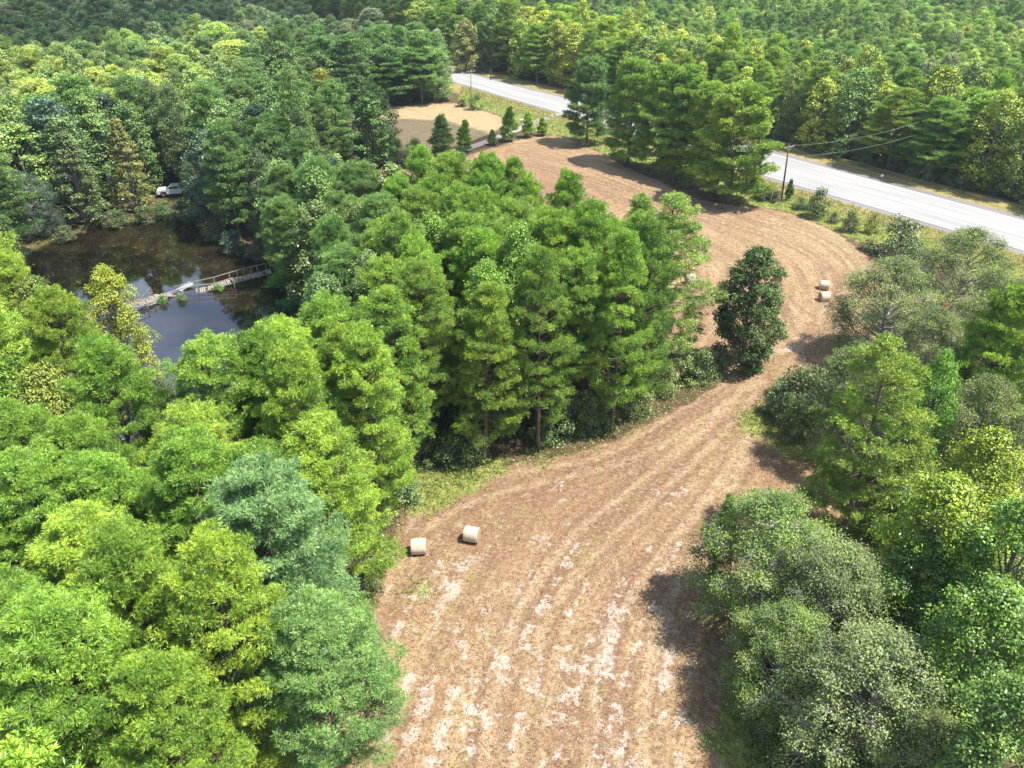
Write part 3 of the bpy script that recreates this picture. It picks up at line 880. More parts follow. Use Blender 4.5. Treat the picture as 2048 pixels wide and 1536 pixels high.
# around the far shore of the pond; dark tints also hold its mild shade
foot('gum', 338, 366, 160, 4.2, (0.13, 0.21, 0.055), 'dark tree right behind the cab of the parked truck', 'tree', seed=0)
foot('gum', 378, 378, 165, 4.0, (0.15, 0.23, 0.06), 'dark tree behind the tail of the parked truck', 'tree', seed=2)
foot('pine_mid', 448, 396, 180, 4.0, T_PINE_DK, 'tall dark pine right of the parked truck', 'pine tree', seed=3)
foot('pine_mid', 305, 372, 160, 4.0, T_PINE_DK, 'tall dark pine behind the golden cypress', 'pine tree', seed=2)
foot('cypress', 276, 425, 236, 4.3, T_GOLD, 'golden brown conical cypress on the far shore of the pond', 'cypress tree', seed=0)
foot('cypress', 175, 448, 262, 5.2, (0.15, 0.21, 0.06), 'green feathery cypress left of the golden one', 'cypress tree', seed=1)
foot('oak', 75, 470, 345, 5.0, T_TEAL, 'blue grey round tree at the far left end of the pond', 'tree', seed=0)
foot('gum', 392, 418, 322, 2.2, (0.10, 0.18, 0.05), 'tree hiding the tail of the parked truck', 'tree', seed=1)
foot('cypress', 425, 425, 290, 2.2, (0.20, 0.20, 0.05), 'small golden topped conical tree right of the parked truck', 'cypress tree', seed=1)
foot('gum', 10, 470, 300, 4.4, T_PINE_DK, 'dark tree at the left edge above the pond', 'tree')
foot('gum', 15, 560, 430, 4.2, (0.07, 0.13, 0.04), 'dark round tree at the left edge beside the pond', 'tree')
foot('pine_mid', 480, 478, 250, 3.8, T_PINE_DK, 'tiered dark pine on the right far shore of the pond', 'pine tree', seed=1)
foot('gum', 545, 505, 300, 3.4, T_OAK_DK, 'dark tree on the corner of the far right shore', 'tree')
foot('cypress', 600, 500, 330, 3.0, (0.19, 0.22, 0.07), 'pale feathery tree between the pond corner and the grove', 'tree', seed=0)
foot('gum', 600, 600, 455, 3.4, (0.07, 0.15, 0.035), 'tree leaning over the right end of the footbridge', 'tree')
foot('shrub', 520, 515, 478, 1.9, (0.16, 0.17, 0.08), 'grey green bush at the waterline above the footbridge end', 'bush', name='bush')
foot('shrub', 430, 478, 445, 2.0, T_OAK_DK, 'dark bush at the waterline under the tiered pine', 'bush', name='bush')
foot('shrub', 470, 500, 462, 2.2, T_TEAL, 'dark teal bush on the right far shore of the pond', 'bush', name='bush')
foot('shrub', 330, 432, 402, 2.0, (0.08, 0.19, 0.03), 'fresh green bush on the bank below the parked truck', 'bush', name='bush')
foot('shrub', 368, 440, 398, 2.4, (0.06, 0.12, 0.03), 'dark green bush on the bank right of the fresh green one', 'bush', name='bush')
foot('shrub', 295, 442, 412, 2.2, T_OAK_DK, 'dark bush on the bank below the golden cypress', 'bush', name='bush')
foot('shrub', 235, 450, 420, 2.2, (0.12, 0.17, 0.05), 'pale bush on the bank below the green cypress', 'bush', name='bush')
foot('shrub', 130, 480, 452, 1.8, (0.12, 0.17, 0.06), 'small pale bush at the left end of the far shore', 'bush', name='bush')
foot('shrub', 565, 568, 545, 2.2, (0.09, 0.36, 0.02), 'vivid green growth at the right end of the footbridge', 'bush', name='bush')
foot('shrub', 590, 612, 585, 2.4, (0.05, 0.30, 0.04), 'vivid green growth on the right shore below the footbridge', 'bush', name='bush')
# roadside scrub
g_s = 'bushes along the fence by the road'
foot('shrub', 1633, 434, 378, 2.3, (0.09, 0.15, 0.03), 'tall dark bush in the roadside strip right of the utility pole', 'bush', name='bush', group=g_s)
foot('shrub', 1600, 417, 395, 1.5, (0.10, 0.18, 0.03), 'low green bush left of the tall dark roadside bush', 'bush', name='bush', group=g_s)
foot('young', 1576, 400, 362, 0.8, (0.10, 0.2, 0.03), 'thin young tree touching the near utility pole', 'tree', name='sapling')
foot('shrub', 1530, 398, 372, 2.2, (0.08, 0.13, 0.03), 'low dark scrub left of the near utility pole', 'bush', name='bush', group=g_s)
foot('shrub', 1553, 402, 380, 1.4, (0.14, 0.13, 0.06), 'brownish scrub around the foot of the near utility pole', 'bush', name='bush', group=g_s)
foot('shrub', 1696, 462, 422, 1.8, (0.12, 0.17, 0.03), 'middling bush halfway along the roadside strip', 'bush', name='bush', group=g_s)
foot('shrub', 1666, 446, 425, 1.0, (0.15, 0.15, 0.07), 'small dull bush beside the middling roadside bush', 'bush', name='bush', group=g_s)
foot('shrub', 1743, 466, 426, 1.3, (0.28, 0.32, 0.04), 'yellow green sapling bush in the roadside strip', 'bush', name='bush', group=g_s)
foot('shrub', 1788, 512, 436, 3.9, (0.11, 0.165, 0.055), 'biggest round bush at the right end of the roadside strip', 'bush', name='bush', group=g_s)
foot('shrub', 1840, 545, 500, 2.6, (0.14, 0.19, 0.06), 'bush between the biggest roadside bush and the oaks', 'bush', name='bush', group=g_s)
foot('shrub', 1735, 500, 478, 1.5, (0.24, 0.26, 0.07), 'pale low scrub left of the biggest roadside bush', 'bush', name='bush', group=g_s)
# yellow and odd ones in the far wood
apex('broad_mid', 640, 140, 14, 3.8, T_YEL, 'yellowish crown in the wood left of the dark pines', 'tree')
apex('broad_mid', 1452, 172, 12, 2.4, (0.45, 0.32, 0.03), 'small orange yellow tree across the road behind the roadside row', 'tree')
apex('broad_mid', 930, 40, 15, 5.0, (0.36, 0.38, 0.10), 'large pale yellow crown far back above the road bend', 'tree')
apex('broad_mid', 1735, 115, 14, 4.0, (0.27, 0.33, 0.03), 'yellow green crown standing above the wood right of centre', 'tree')
apex('broad_mid', 330, 150, 14, 4.2, (0.30, 0.30, 0.06), 'broad yellowish crown in the upper left wood', 'tree')
apex('broad_mid', 400, 110, 14, 3.6, (0.27, 0.26, 0.14), 'pale brownish crown beside the yellowish one in the upper left wood', 'tree')
apex('broad_mid', 250, 30, 16, 5.0, (0.13, 0.13, 0.10), 'grey brown crown in the far upper left wood', 'tree')

# --- the woods: stems scattered over every wooded patch
def far_side(X, Y):
    P = np.array([[X, Y]])
    return seg_dist(P, ROAD_FAR)[0][0] < seg_dist(P, ROAD_NEAR)[0][0]

# where the camera sees open ground, no stem may stand (margin keeps crowns off the clearings)
cell = {}
def ok(X, Y, r, grid=6.0):
    i, j = int(X // grid), int(Y // grid)
    for a in (i - 1, i, i + 1):
        for b in (j - 1, j, j + 1):
            for (x, y, q) in cell.get((a, b), ()):
                if (x - X) ** 2 + (y - Y) ** 2 < (r + q) ** 2: return False
    return True
def put(X, Y, r, grid=6.0):
    cell.setdefault((int(X // grid), int(Y // grid)), []).append((X, Y, r))
for X, Y, Rc, H in TREES:
    if H > 5: put(X, Y, min(2.9, Rc * 0.62))

CLEAR = [np.array(p, float) for p in []]
gw = np.random.default_rng(5)
cand = np.stack([gw.uniform(-300, 330, 160000), gw.uniform(4, 520, 160000)], 1)
q = np.array([px(a[0], a[1], 15.0) for a in cand])
cand = cand[(q[:, 0] > -260) & (q[:, 0] < 2300) & (q[:, 1] > -140) & (q[:, 1] < 1720) & (q[:, 2] > 8)]
cf = np.maximum(sdist(cand, FIELD), sdist(cand, FIELD2))
cp = sdist(cand, POND)
cr = sdist(cand, ROAD_POLY)
cn = seg_dist(cand, ROAD_NEAR)[0] < seg_dist(cand, ROAD_FAR)[0]
near_right = (cand[:, 0] > at(1000, 300)[0]) & cn & (sdist(cand, FIELD) < 0)
stems = []
ROADGAP = 15.0
for (X, Y), a, p_, r_, ns in zip(cand, cf, cp, cr, cn):
    xb, yb, d = px(X, Y, 0)
    if a > -1.1 or p_ > -2.0: continue
    if r_ > (-6.5 if not ns else -9.0): continue
    # open strip of grass, driveway and scrub between field and road
    pass
    stems.append((X, Y, ns, r_, a))
strip_zone = G([(880, 185), (930, 180), (1130, 240), (1500, 355), (1900, 470), (2100, 540), (2060, 640), (1735, 560), (1735, 515), (1480, 411), (1300, 355), (1110, 269), (985, 330), (840, 335), (830, 315), (985, 266), (1000, 232), (925, 206), (885, 206)])
truck_zone = G([(285, 432), (300, 372), (350, 350), (430, 360), (430, 400), (390, 440)])
right_zone = G([(1500, 700), (1900, 560), (2400, 640), (2400, 1000), (1760, 1010), (1500, 1150), (1450, 1750), (1700, 1750), (2300, 1700), (2500, 640), (2048, 520), (1700, 480)])
VIEW = [[(745, 1560), (760, 1420), (800, 1250), (818, 1160), (808, 1040), (835, 1000), (960, 950), (1050, 925), (1200, 900), (1280, 880), (1350, 835), (1450, 785), (1500, 760), (1560, 900), (1500, 1500), (1480, 1560)],
        [(82, 505), (120, 485), (200, 462), (260, 445), (340, 435), (390, 455), (480, 510), (535, 520), (590, 545), (612, 600), (545, 612), (470, 655), (375, 710), (360, 738), (280, 742), (215, 708), (235, 640), (262, 612), (240, 560), (180, 555), (100, 545)],
        [(898, 126), (1135, 188), (1530, 285), (2100, 440), (2100, 520), (1740, 520), (1735, 515), (1480, 411), (1300, 400), (1160, 372), (1010, 330), (985, 300), (925, 300), (870, 270), (805, 245), (797, 216), (900, 206)],
        [(1160, 372), (1300, 400), (1480, 411), (1735, 515), (1700, 620), (1560, 700), (1450, 530), (1380, 430), (1270, 440), (1190, 400)],
        [(314, 362), (366, 362), (366, 396), (314, 396)], [(682, 178), (716, 178), (716, 196), (682, 196)]]
def seen_open(X, Y, H, Rc):
    for z, r in ((H, 0), (H * .9, Rc * .55), (H * .7, Rc * .95), (H * .45, Rc * .8)):
        for sx in ((0,) if r == 0 else (-r, 0, r)):
            qx, qy, _ = px(X + sx, Y, z)
            for V in VIEW:
                if in_px(qx, qy, V): return True
    return False
def in_px(x, y, poly):
    c = False; n = len(poly)
    for i in range(n):
        x1, y1 = poly[i]; x2, y2 = poly[(i + 1) % n]
        if (y1 > y) != (y2 > y) and x < (x2 - x1) * (y - y1) / (y2 - y1) + x1: c = not c
    return c
S = np.array([(s[0], s[1]) for s in stems])
in_strip = inside(S, strip_zone); in_truck = inside(S, truck_zone)
rzm = (S[:, 0] > 14) & (S[:, 1] < 92) & np.array([s[2] for s in stems])
chosen = []
for i, s in enumerate(stems):
    if in_strip[i] or in_truck[i] or rzm[i]: continue
    X, Y, ns, r_, a = s
    far = Y > 175 or not ns
    d = math.hypot(X, Y)
    rr = 1.95 if not far else 2.0
    if Y < 66 and X < 14 and ns: rr = 2.05
    elif Y < 108 and X > -36 and ns: rr = 1.7
    if not ns: rr = 1.65 if -r_ > 34 else 2.2
    if ns and Y > 92 and not (Y < 108 and X > -36): rr = 2.3
    f_ = 1.0
    if Y > 108 or not ns or (Y > 92 and X < -36):
        w1 = math.sin(X * .041 + 1.4 * math.sin(Y * .033)) * math.cos(Y * .047 - .8 * math.sin(X * .029))
        f_ = min(1.55, max(.72, 1.0 + .28 * w1 + gw.choice([-.2, -.1, 0, .12, .42]) + gw.normal(0, .06)))
        rr *= f_
    if not ok(X, Y, rr * gw.uniform(0.86, 1.1)): continue
    Hs = 19 if (Y < 108 and ns) else (12 if not ns and -r_ > 34 else 15)
    if seen_open(X, Y, Hs, 3.5 * f_): continue
    put(X, Y, rr)
    chosen.append(s + (f_,))
print('stems', len(chosen))

def in_px(x, y, poly):
    c = False; n = len(poly)
    for i in range(n):
        x1, y1 = poly[i]; x2, y2 = poly[(i + 1) % n]
        if (y1 > y) != (y2 > y) and x < (x2 - x1) * (y - y1) / (y2 - y1) + x1: c = not c
    return c

ZGROVE = [(560, 320), (1000, 300), (1500, 480), (1500, 800), (820, 980), (560, 620)]
entries = []
for (X, Y, ns, r_, a, f_) in chosen:
    ax, ay, d = px(X, Y, 19)
    u = gw.random(); v = gw.random()
    kind = None
    if not ns:
        if -r_ < 34:
            pine = u < 0.42
            H = gw.uniform(13, 17.5); Rc = gw.uniform(3.6, 5.2)
            tint = (T_PINE_YL if v < .6 else T_PINE) if pine else ((0.40, 0.48, 0.055) if v < .6 else (0.24, 0.35, 0.07))
            if X < 5: tint = (tint[0] * .8, tint[1] * .85, tint[2])
            words = ('wood edge across the road' if X > 40 else 'wood edge at the road bend')
            if -r_ < 12: kind = 'pine_skirt' if pine else 'broad_mid'
        else:
            pine = u < 0.72
            H = gw.uniform(9.5, 14); Rc = gw.uniform(2.4, 3.2)
            tint = (0.25, 0.40, 0.085) if pine else ((0.36, 0.47, 0.095) if v < .6 else (0.25, 0.31, 0.12))
            words = 'young wood far across the road'
    else:
        if Y < 62 and X < 14:
            pine = u < 0.97; H = gw.uniform(16.5, 20.5); Rc = gw.uniform(3.4, 4.4)
            tint = T_PINE_YL if v < .35 else T_PINE
            words = 'nearest wood at the lower left' if ay > 1150 else 'wood left of the near hay bales'
            if not pine: tint = T_GUM
            kind = 'pine_skirt' if (pine and a > -6) else None
        elif 62 < Y < 108 and -36 < X < -13:
            pine = u < 0.45; H = gw.uniform(15.5, 19); Rc = gw.uniform(3.2, 4.4)
            tint = T_PINE_DK if pine else ((0.18, 0.29, 0.07) if v < .6 else (0.22, 0.30, 0.08))
            words = 'mixed wood between pond and grove'
        elif Y < 108 and X > -36:
            pine = u < 0.97; H = gw.uniform(18.5, 21.5); Rc = gw.uniform(3.3, 4.2)
            if a > -4: kind = 'pine_skirt'
            tint = T_PINE if v < .8 else (0.20, 0.34, 0.05)
            words = 'dense grove in the middle'
        elif Y < 92:
            pine = u < 0.6; H = gw.uniform(14.5, 18); Rc = gw.uniform(3.2, 4.2)
            tint = T_PINE_YL if pine else ((0.27, 0.35, 0.07) if v < .7 else T_GUM)
            words = 'wood left of the pond'
        elif Y < 150:
            pine = u < 0.4; H = gw.uniform(13.5, 18); Rc = gw.uniform(3.8, 5.4)
            tint = T_PINE_DK if pine else (T_TEAL if v < .18 else (0.20, 0.315, 0.075))  # dark leaf tints that also carry the mild shade over this wood
            words = 'dark wood behind the pond' if X < -30 else 'wood between pond and far field'
        elif Y < 235:
            pine = u < 0.5; H = gw.uniform(13, 17.5); Rc = gw.uniform(3.9, 5.4)
            if X > -62:
                tint = T_PINE_DK if X > -40 or v < .5 else (0.18, 0.29, 0.07)
                words = 'dark wood left of the road bend'
            else:
                tint = (0.34, 0.45, 0.10) if v < .6 else (0.20, 0.31, 0.09)
                words = 'broad wood at the upper left'
        else:
            pine = u < 0.6; H = gw.uniform(12, 16.5); Rc = gw.uniform(3.4, 4.8)
            tint = (0.18, 0.28, 0.10) if v < .8 else (0.27, 0.31, 0.15)  # dark bluish tint has the cloud shade over this wood mixed in
            words = 'far wood at the top left'
    Rc *= f_; H *= .84 + .16 * f_
    if Y > 108 or not ns:
        w2 = math.sin(X * .052 + 2.0 + 1.6 * math.sin(Y * .027)) * math.cos(Y * .036 + .9 * math.sin(X * .041))
        kk = 1.02 + .24 * w2 + gw.normal(0, .07)
        tint = (tint[0] * kk * (1 + .08 * w2), tint[1] * kk, tint[2] * kk)
        if gw.random() < .06: H *= 1.28; Rc *= 1.1
    tint = jit(tint, random, 0.17)
    dist = px(X, Y, H)[2]
    axx, ayy, _ = px(X, Y, H)
    vis = (-60 < axx < 2110) and (-60 < ayy < 1640)
    entries.append((dist, X, Y, H, Rc, pine, tint, words, vis, kind, axx, ayy))
entries.sort(key=lambda e: (not e[8], e[0]))
npi = sum(1 for T in TREES if 0)
quota = {True: 275, False: 255}
rest = {True: [], False: []}
picked = {}
ORD = ['first', 'second', 'third', 'fourth', 'fifth', 'sixth', 'seventh', 'eighth', 'ninth', 'tenth', 'eleventh', 'twelfth', 'thirteenth', 'fourteenth']
def hue(t):
    if t[0] > t[1] * 0.80: return 'yellowish'
    if t[1] < 0.17: return 'dark'
    if t[2] > t[1] * 0.30: return 'bluish'
    return 'bright' if t[1] > 0.29 else 'green'
for e in entries:
    dist, X, Y, H, Rc, pine, tint, words, vis, kind, axx, ayy = e
    if quota[pine] > 0 and vis:
        quota[pine] -= 1
        picked.setdefault((words, pine), []).append(e)
    else:
        rest[pine].append((X, Y, H, Rc, tint))
for (words, pine), lst in picked.items():
    lst.sort(key=lambda e: -e[11])
    nt_ = max(1, round(math.sqrt(len(lst) / 2.2)))
    nt_ = max(nt_, math.ceil(len(lst) / 14))
    per = math.ceil(len(lst) / nt_)
    w = 'pine' if pine else 'leafy tree'
    for ti in range(nt_):
        tier = sorted(lst[ti * per:(ti + 1) * per], key=lambda e: e[10])
        for ci, e in enumerate(tier):
            dist, X, Y, H, Rc, _, tint, _, vis, kind, axx, ayy = e
            if kind is None:
                kind = ('pine' if dist < 105 else 'pine_mid') if pine else ('gum' if dist < 90 else 'broad_mid')
            row = 'front' if ti == 0 else ORD[min(ti, 13)]
            lab = f'{hue(tint)} {w}, {ORD[ci]} from left in {row} row, {words}'
            plant(kind, X, Y, H, Rc, tint, lab, 'pine tree' if pine else 'tree',
                  group=('pines of the ' if pine else 'leafy trees of the ') + words, name='pine_tree' if pine else 'broadleaf_tree')
print('rest', len(rest[True]), len(rest[False]), 'quota left', quota)

# the remaining, farthest stems of the two kinds: one object each, instanced
def woods(name, lst, variants, size, label, cat):
    if not lst: return
    src = bpy.data.collections.new(name + '_source')
    objs = []
    for i, (tm, cm) in enumerate(variants):
        # trunk and crown joined into one light mesh
        me = bpy.data.meshes.new(name + '_mesh')
        me.materials.append(BARK_PINE); me.materials.append(LEAF_INST)
        bm = bmesh.new(); bm.from_mesh(tm); n0 = len(bm.faces)
        me2 = cm.copy(); 
        bm.from_mesh(me2)
        bm.faces.ensure_lookup_table()
        for f in bm.faces[n0:]: f.material_index = 1
        bm.to_mesh(me); bm.free()
        bpy.data.meshes.remove(me2)
        o = bpy.data.objects.new('far_tree', me); src.objects.link(o); objs.append(o)
    me = bpy.data.meshes.new(name)
    P = np.array([(a[0], a[1], 0.0) for a in lst], np.float32)
    me.vertices.add(len(P)); me.vertices.foreach_set('co', P.ravel()); me.update()
    sc = np.array([(a[3] / size[1], a[3] / size[1], a[2] / size[0]) for a in lst], np.float32)
    rt = np.array([(0, 0, (i * 2.399) % 6.28) for i in range(len(lst))], np.float32)
    tn = np.array([a[4] for a in lst], np.float32)
    for nm, arr in (('sc', sc), ('rt', rt)):
        a = me.attributes.new(nm, 'FLOAT_VECTOR', 'POINT'); a.data.foreach_set('vector', arr.ravel())
    a = me.attributes.new('tint', 'FLOAT_VECTOR', 'POINT'); a.data.foreach_set('vector', tn.ravel())
    a = me.attributes.new('pick', 'INT', 'POINT'); a.data.foreach_set('value', np.arange(len(lst), dtype=np.int32) % len(variants))
    ob = link(name, me)
    ng = bpy.data.node_groups.new(name, 'GeometryNodeTree')
    ng.interface.new_socket('Geometry', in_out='INPUT', socket_type='NodeSocketGeometry')
    ng.interface.new_socket('Geometry', in_out='OUTPUT', socket_type='NodeSocketGeometry')
    gi, go = ng.nodes.new('NodeGroupInput'), ng.nodes.new('NodeGroupOutput')
    iop = ng.nodes.new('GeometryNodeInstanceOnPoints')
    ci = ng.nodes.new('GeometryNodeCollectionInfo')
    ci.inputs['Collection'].default_value = src
    ci.inputs['Separate Children'].default_value = True
    ci.inputs['Reset Children'].default_value = True
    def na(nm, dt):
        n = ng.nodes.new('GeometryNodeInputNamedAttribute'); n.data_type = dt
        n.inputs['Name'].default_value = nm
        return n.outputs['Attribute']
    L = ng.links
    L.new(gi.outputs[0], iop.inputs['Points'])
    L.new(ci.outputs[0], iop.inputs['Instance'])
    iop.inputs['Pick Instance'].default_value = True
    L.new(na('pick', 'INT'), iop.inputs['Instance Index'])
    L.new(na('sc', 'FLOAT_VECTOR'), iop.inputs['Scale'])
    er = ng.nodes.new('FunctionNodeEulerToRotation')
    L.new(na('rt', 'FLOAT_VECTOR'), er.inputs[0])
    L.new(er.outputs[0], iop.inputs['Rotation'])
    L.new(iop.outputs[0], go.inputs[0])
    md = ob.modifiers.new('woods', 'NODES'); md.node_group = ng
    tag(ob, label, cat, kind='stuff')
woods('far_pine_wood', rest[True], LIB['pine_mid'][2], LIB['pine_mid'][1], 'farthest pines of the woods reaching to the top of the photo', 'pine wood')
woods('far_broadleaf_wood', rest[False], LIB['broad_mid'][2], LIB['broad_mid'][1], 'farthest broadleaf trees of the woods reaching to the top of the photo', 'broadleaf wood')

# --- undergrowth along the edges of the woods
gu = np.random.default_rng(21)
under = []
cand2 = np.stack([gu.uniform(-70, 150, 9000), gu.uniform(20, 190, 9000)], 1)
c1 = np.maximum(sdist(cand2, FIELD), sdist(cand2, FIELD2)); c3 = sdist(cand2, ROAD_POLY)
c4 = seg_dist(cand2, ROAD_NEAR)[0] < seg_dist(cand2, ROAD_FAR)[0]; c5 = sdist(cand2, POND)
inz = inside(cand2, strip_zone) | inside(cand2, truck_zone) | inside(cand2, right_zone)
for (X, Y), a, r_, ns, p_, z_ in zip(cand2, c1, c3, c4, c5, inz):
    if z_ or p_ > -1.5: continue
    sites = None
    if ns and -5.0 < a < -0.7 and r_ < -14: sites = 'edge' if Y < 105 else 'back'
    elif ns and a <= -5.5 and Y < 100 and X > -12 and gu.random() < 0.5: sites = 'edge'
    elif not ns and -9.5 < r_ < -5.2: sites = 'far'
    if sites is None: continue
    bx, by, d = px(X, Y, 1.5)
    if not (-20 < bx < 2070 and -20 < by < 1560): continue
    if any((X - u[0]) ** 2 + (Y - u[1]) ** 2 < (1.75 if Y < 105 else 2.3) ** 2 for u in under): continue
    H = gu.uniform(1.8, 5.2) if sites != 'far' else gu.uniform(2, 4.5)
    if sites == 'edge' and a > -1.6: H *= .55
    Rc = gu.uniform(1.3, 2.1)
    if seen_open(X, Y, H, Rc * .8): continue
    under.append((X, Y, H, Rc, sites, d, bx, by))
under.sort(key=lambda u: u[5])
under = under[:250]
UW = {'edge': 'at the foot of the dense grove', 'back': 'at the edge of the far field', 'far': 'along the wood edge across the road'}
for sname in UW:
    l = [u for u in under if u[4] == sname]
    l.sort(key=lambda u: -u[7])
    for ti in range(0, len(l), 12):
        for ci, (X, Y, H, Rc, _, d, bx, by) in enumerate(sorted(l[ti:ti + 12], key=lambda u: u[6])):
            tint = jit((0.13, 0.21, 0.055) if gu.random() < .6 else (0.22, 0.31, 0.08), random, 0.2)
            row = 'front' if ti == 0 else ORD[min(ti // 12, 13)]
            plant('shrub', X, Y, H, Rc, tint, f'dark bush, {ORD[ci]} from left in {row} row, {UW[sname]}', 'bush', group='bushes ' + UW[sname], name='bush')
print('bushes', len(under))

# ------------------------------------------------------------------ hay bales
def bale_mats():
    m, nt, out = new_mat('bale_wrap')
    co = N(nt, 'ShaderNodeTexCoord').outputs['Object']
    mp = N(nt, 'ShaderNodeMapping'); mp.inputs['Scale'].default_value = (9, 1.2, 1.2)
    nt.links.new(co, mp.inputs['Vector'])
    f = noise(nt, mp.outputs[0], 2.2, 5, 0.7)
    c = mixc(nt, ramp(nt, f, 0.3, 0.7), (0.42, 0.33, 0.22), (0.64, 0.57, 0.45))
    c = mixc(nt, ramp(nt, noise(nt, co, 14, 3, 0.7), 0.5, 0.75, 0, 0.5), c, (0.40, 0.31, 0.19))
    b = N(nt, 'ShaderNodeBsdfPrincipled'); nt.links.new(c, b.inputs['Base Color']); b.inputs['Roughness'].default_value = 0.8
    bp = N(nt, 'ShaderNodeBump'); bp.inputs['Strength'].default_value = 0.6; bp.inputs['Distance'].default_value = 0.04
    nt.links.new(f, bp.inputs['Height']); nt.links.new(bp.outputs[0], b.inputs['Normal'])
    nt.links.new(b.outputs[0], out.inputs['Surface'])
    m2, nt, out = new_mat('bale_end')
    co = N(nt, 'ShaderNodeTexCoord').outputs['Object']
    wv = N(nt, 'ShaderNodeTexWave', wave_type='RINGS', rings_direction='X')
    wv.inputs['Scale'].default_value = 2.4; wv.inputs['Distortion'].default_value = 3; wv.inputs['Detail'].default_value = 3
    nt.links.new(co, wv.inputs['Vector'])
    c = mixc(nt, wv.outputs['Fac'], (0.26, 0.19, 0.11), (0.48, 0.38, 0.24))
    b = N(nt, 'ShaderNodeBsdfPrincipled'); nt.links.new(c, b.inputs['Base Color']); b.inputs['Roughness'].default_value = 0.9
    nt.links.new(b.outputs[0], out.inputs['Surface'])
    return m, m2
BW, BE = bale_mats()
def bale(x, y, rz, label, seed, D=1.33, L=1.20):
    X, Y = at(x, y)
    g = np.random.default_rng(seed)
    e = empty('hay_bale', (X, Y, 0.0), R_(rz))
    n, r = 40, D / 2
    prof = [(-L / 2, r * .955), (-L / 2 + .05, r * .99), (-L / 4, r), (0, r * 1.008), (L / 4, r), (L / 2 - .05, r * .99), (L / 2, r * .955)]
    ph = g.uniform(0, 6.28, 3)
    def rad(a, rr):
        k = rr * (1 + 0.012 * math.sin(3 * a + ph[0]) + 0.008 * math.sin(7 * a + ph[1]))
        return k
    mb = MB(); vs = []
    for (xx, rr) in prof:
        for k in range(n):
            a = 2 * math.pi * k / n
            q = rad(a, rr)
            vs.append((xx, q * math.cos(a), max(-r * 0.965, q * math.sin(a)) + r * 0.955))
    fs = [(i * n + k, (i + 1) * n + k, (i + 1) * n + (k + 1) % n, i * n + (k + 1) % n) for i in range(len(prof) - 1) for k in range(n)]
    mb.add(vs, fs)
    mb.build('wrap', BW, e, True)
    for sgn in (-1, 1):
        mb = MB(); vs = []; rings = 6
        for j in range(rings, 0, -1):
            for k in range(n):
                a = 2 * math.pi * k / n; q = rad(a, r * .955) * j / rings
                vs.append((sgn * (L / 2 + (rings - j) * 0.006 + (g.uniform(0, .015) if j < rings else 0)), q * math.cos(a), max(-r * 0.965, q * math.sin(a)) + r * 0.955))
        vs.append((sgn * (L / 2 + .04), 0, r * .955))
        fs = []
        for j in range(rings - 1):
            for k in range(n):
                f = (j * n + k, (j + 1) * n + k, (j + 1) * n + (k + 1) % n, j * n + (k + 1) % n)
                fs.append(f if sgn < 0 else f[::-1])
        for k in range(n):
            f = ((rings - 1) * n + k, len(vs) - 1, (rings - 1) * n + (k + 1) % n)
            fs.append(f if sgn < 0 else f[::-1])
        mb.add(vs, fs)
        mb.build('end_face', BE, e)
    tag(e, label, 'hay bale', 'round hay bales on the mown field')
bale(838, 1104, 4, 'left one of the two near hay bales, close to the pines', 1)
bale(944, 1080, -14, 'right one of the two near hay bales, showing its right end', 2)
bale(1647, 579, -20, 'farther hay bale of the close pair at the right of the field', 3)
bale(1647, 602, 6, 'nearer hay bale of the close pair at the right of the field', 4)
bale(1556, 562, 60, 'hay bale peeping out from behind the dark upright oak', 5)
bale(1825, 582, 15, 'hay bale glimpsed through the wide grey green oak at the right', 6)
bale(1379, 566, 10, 'hay bale glimpsed through the loose open pine', 7)

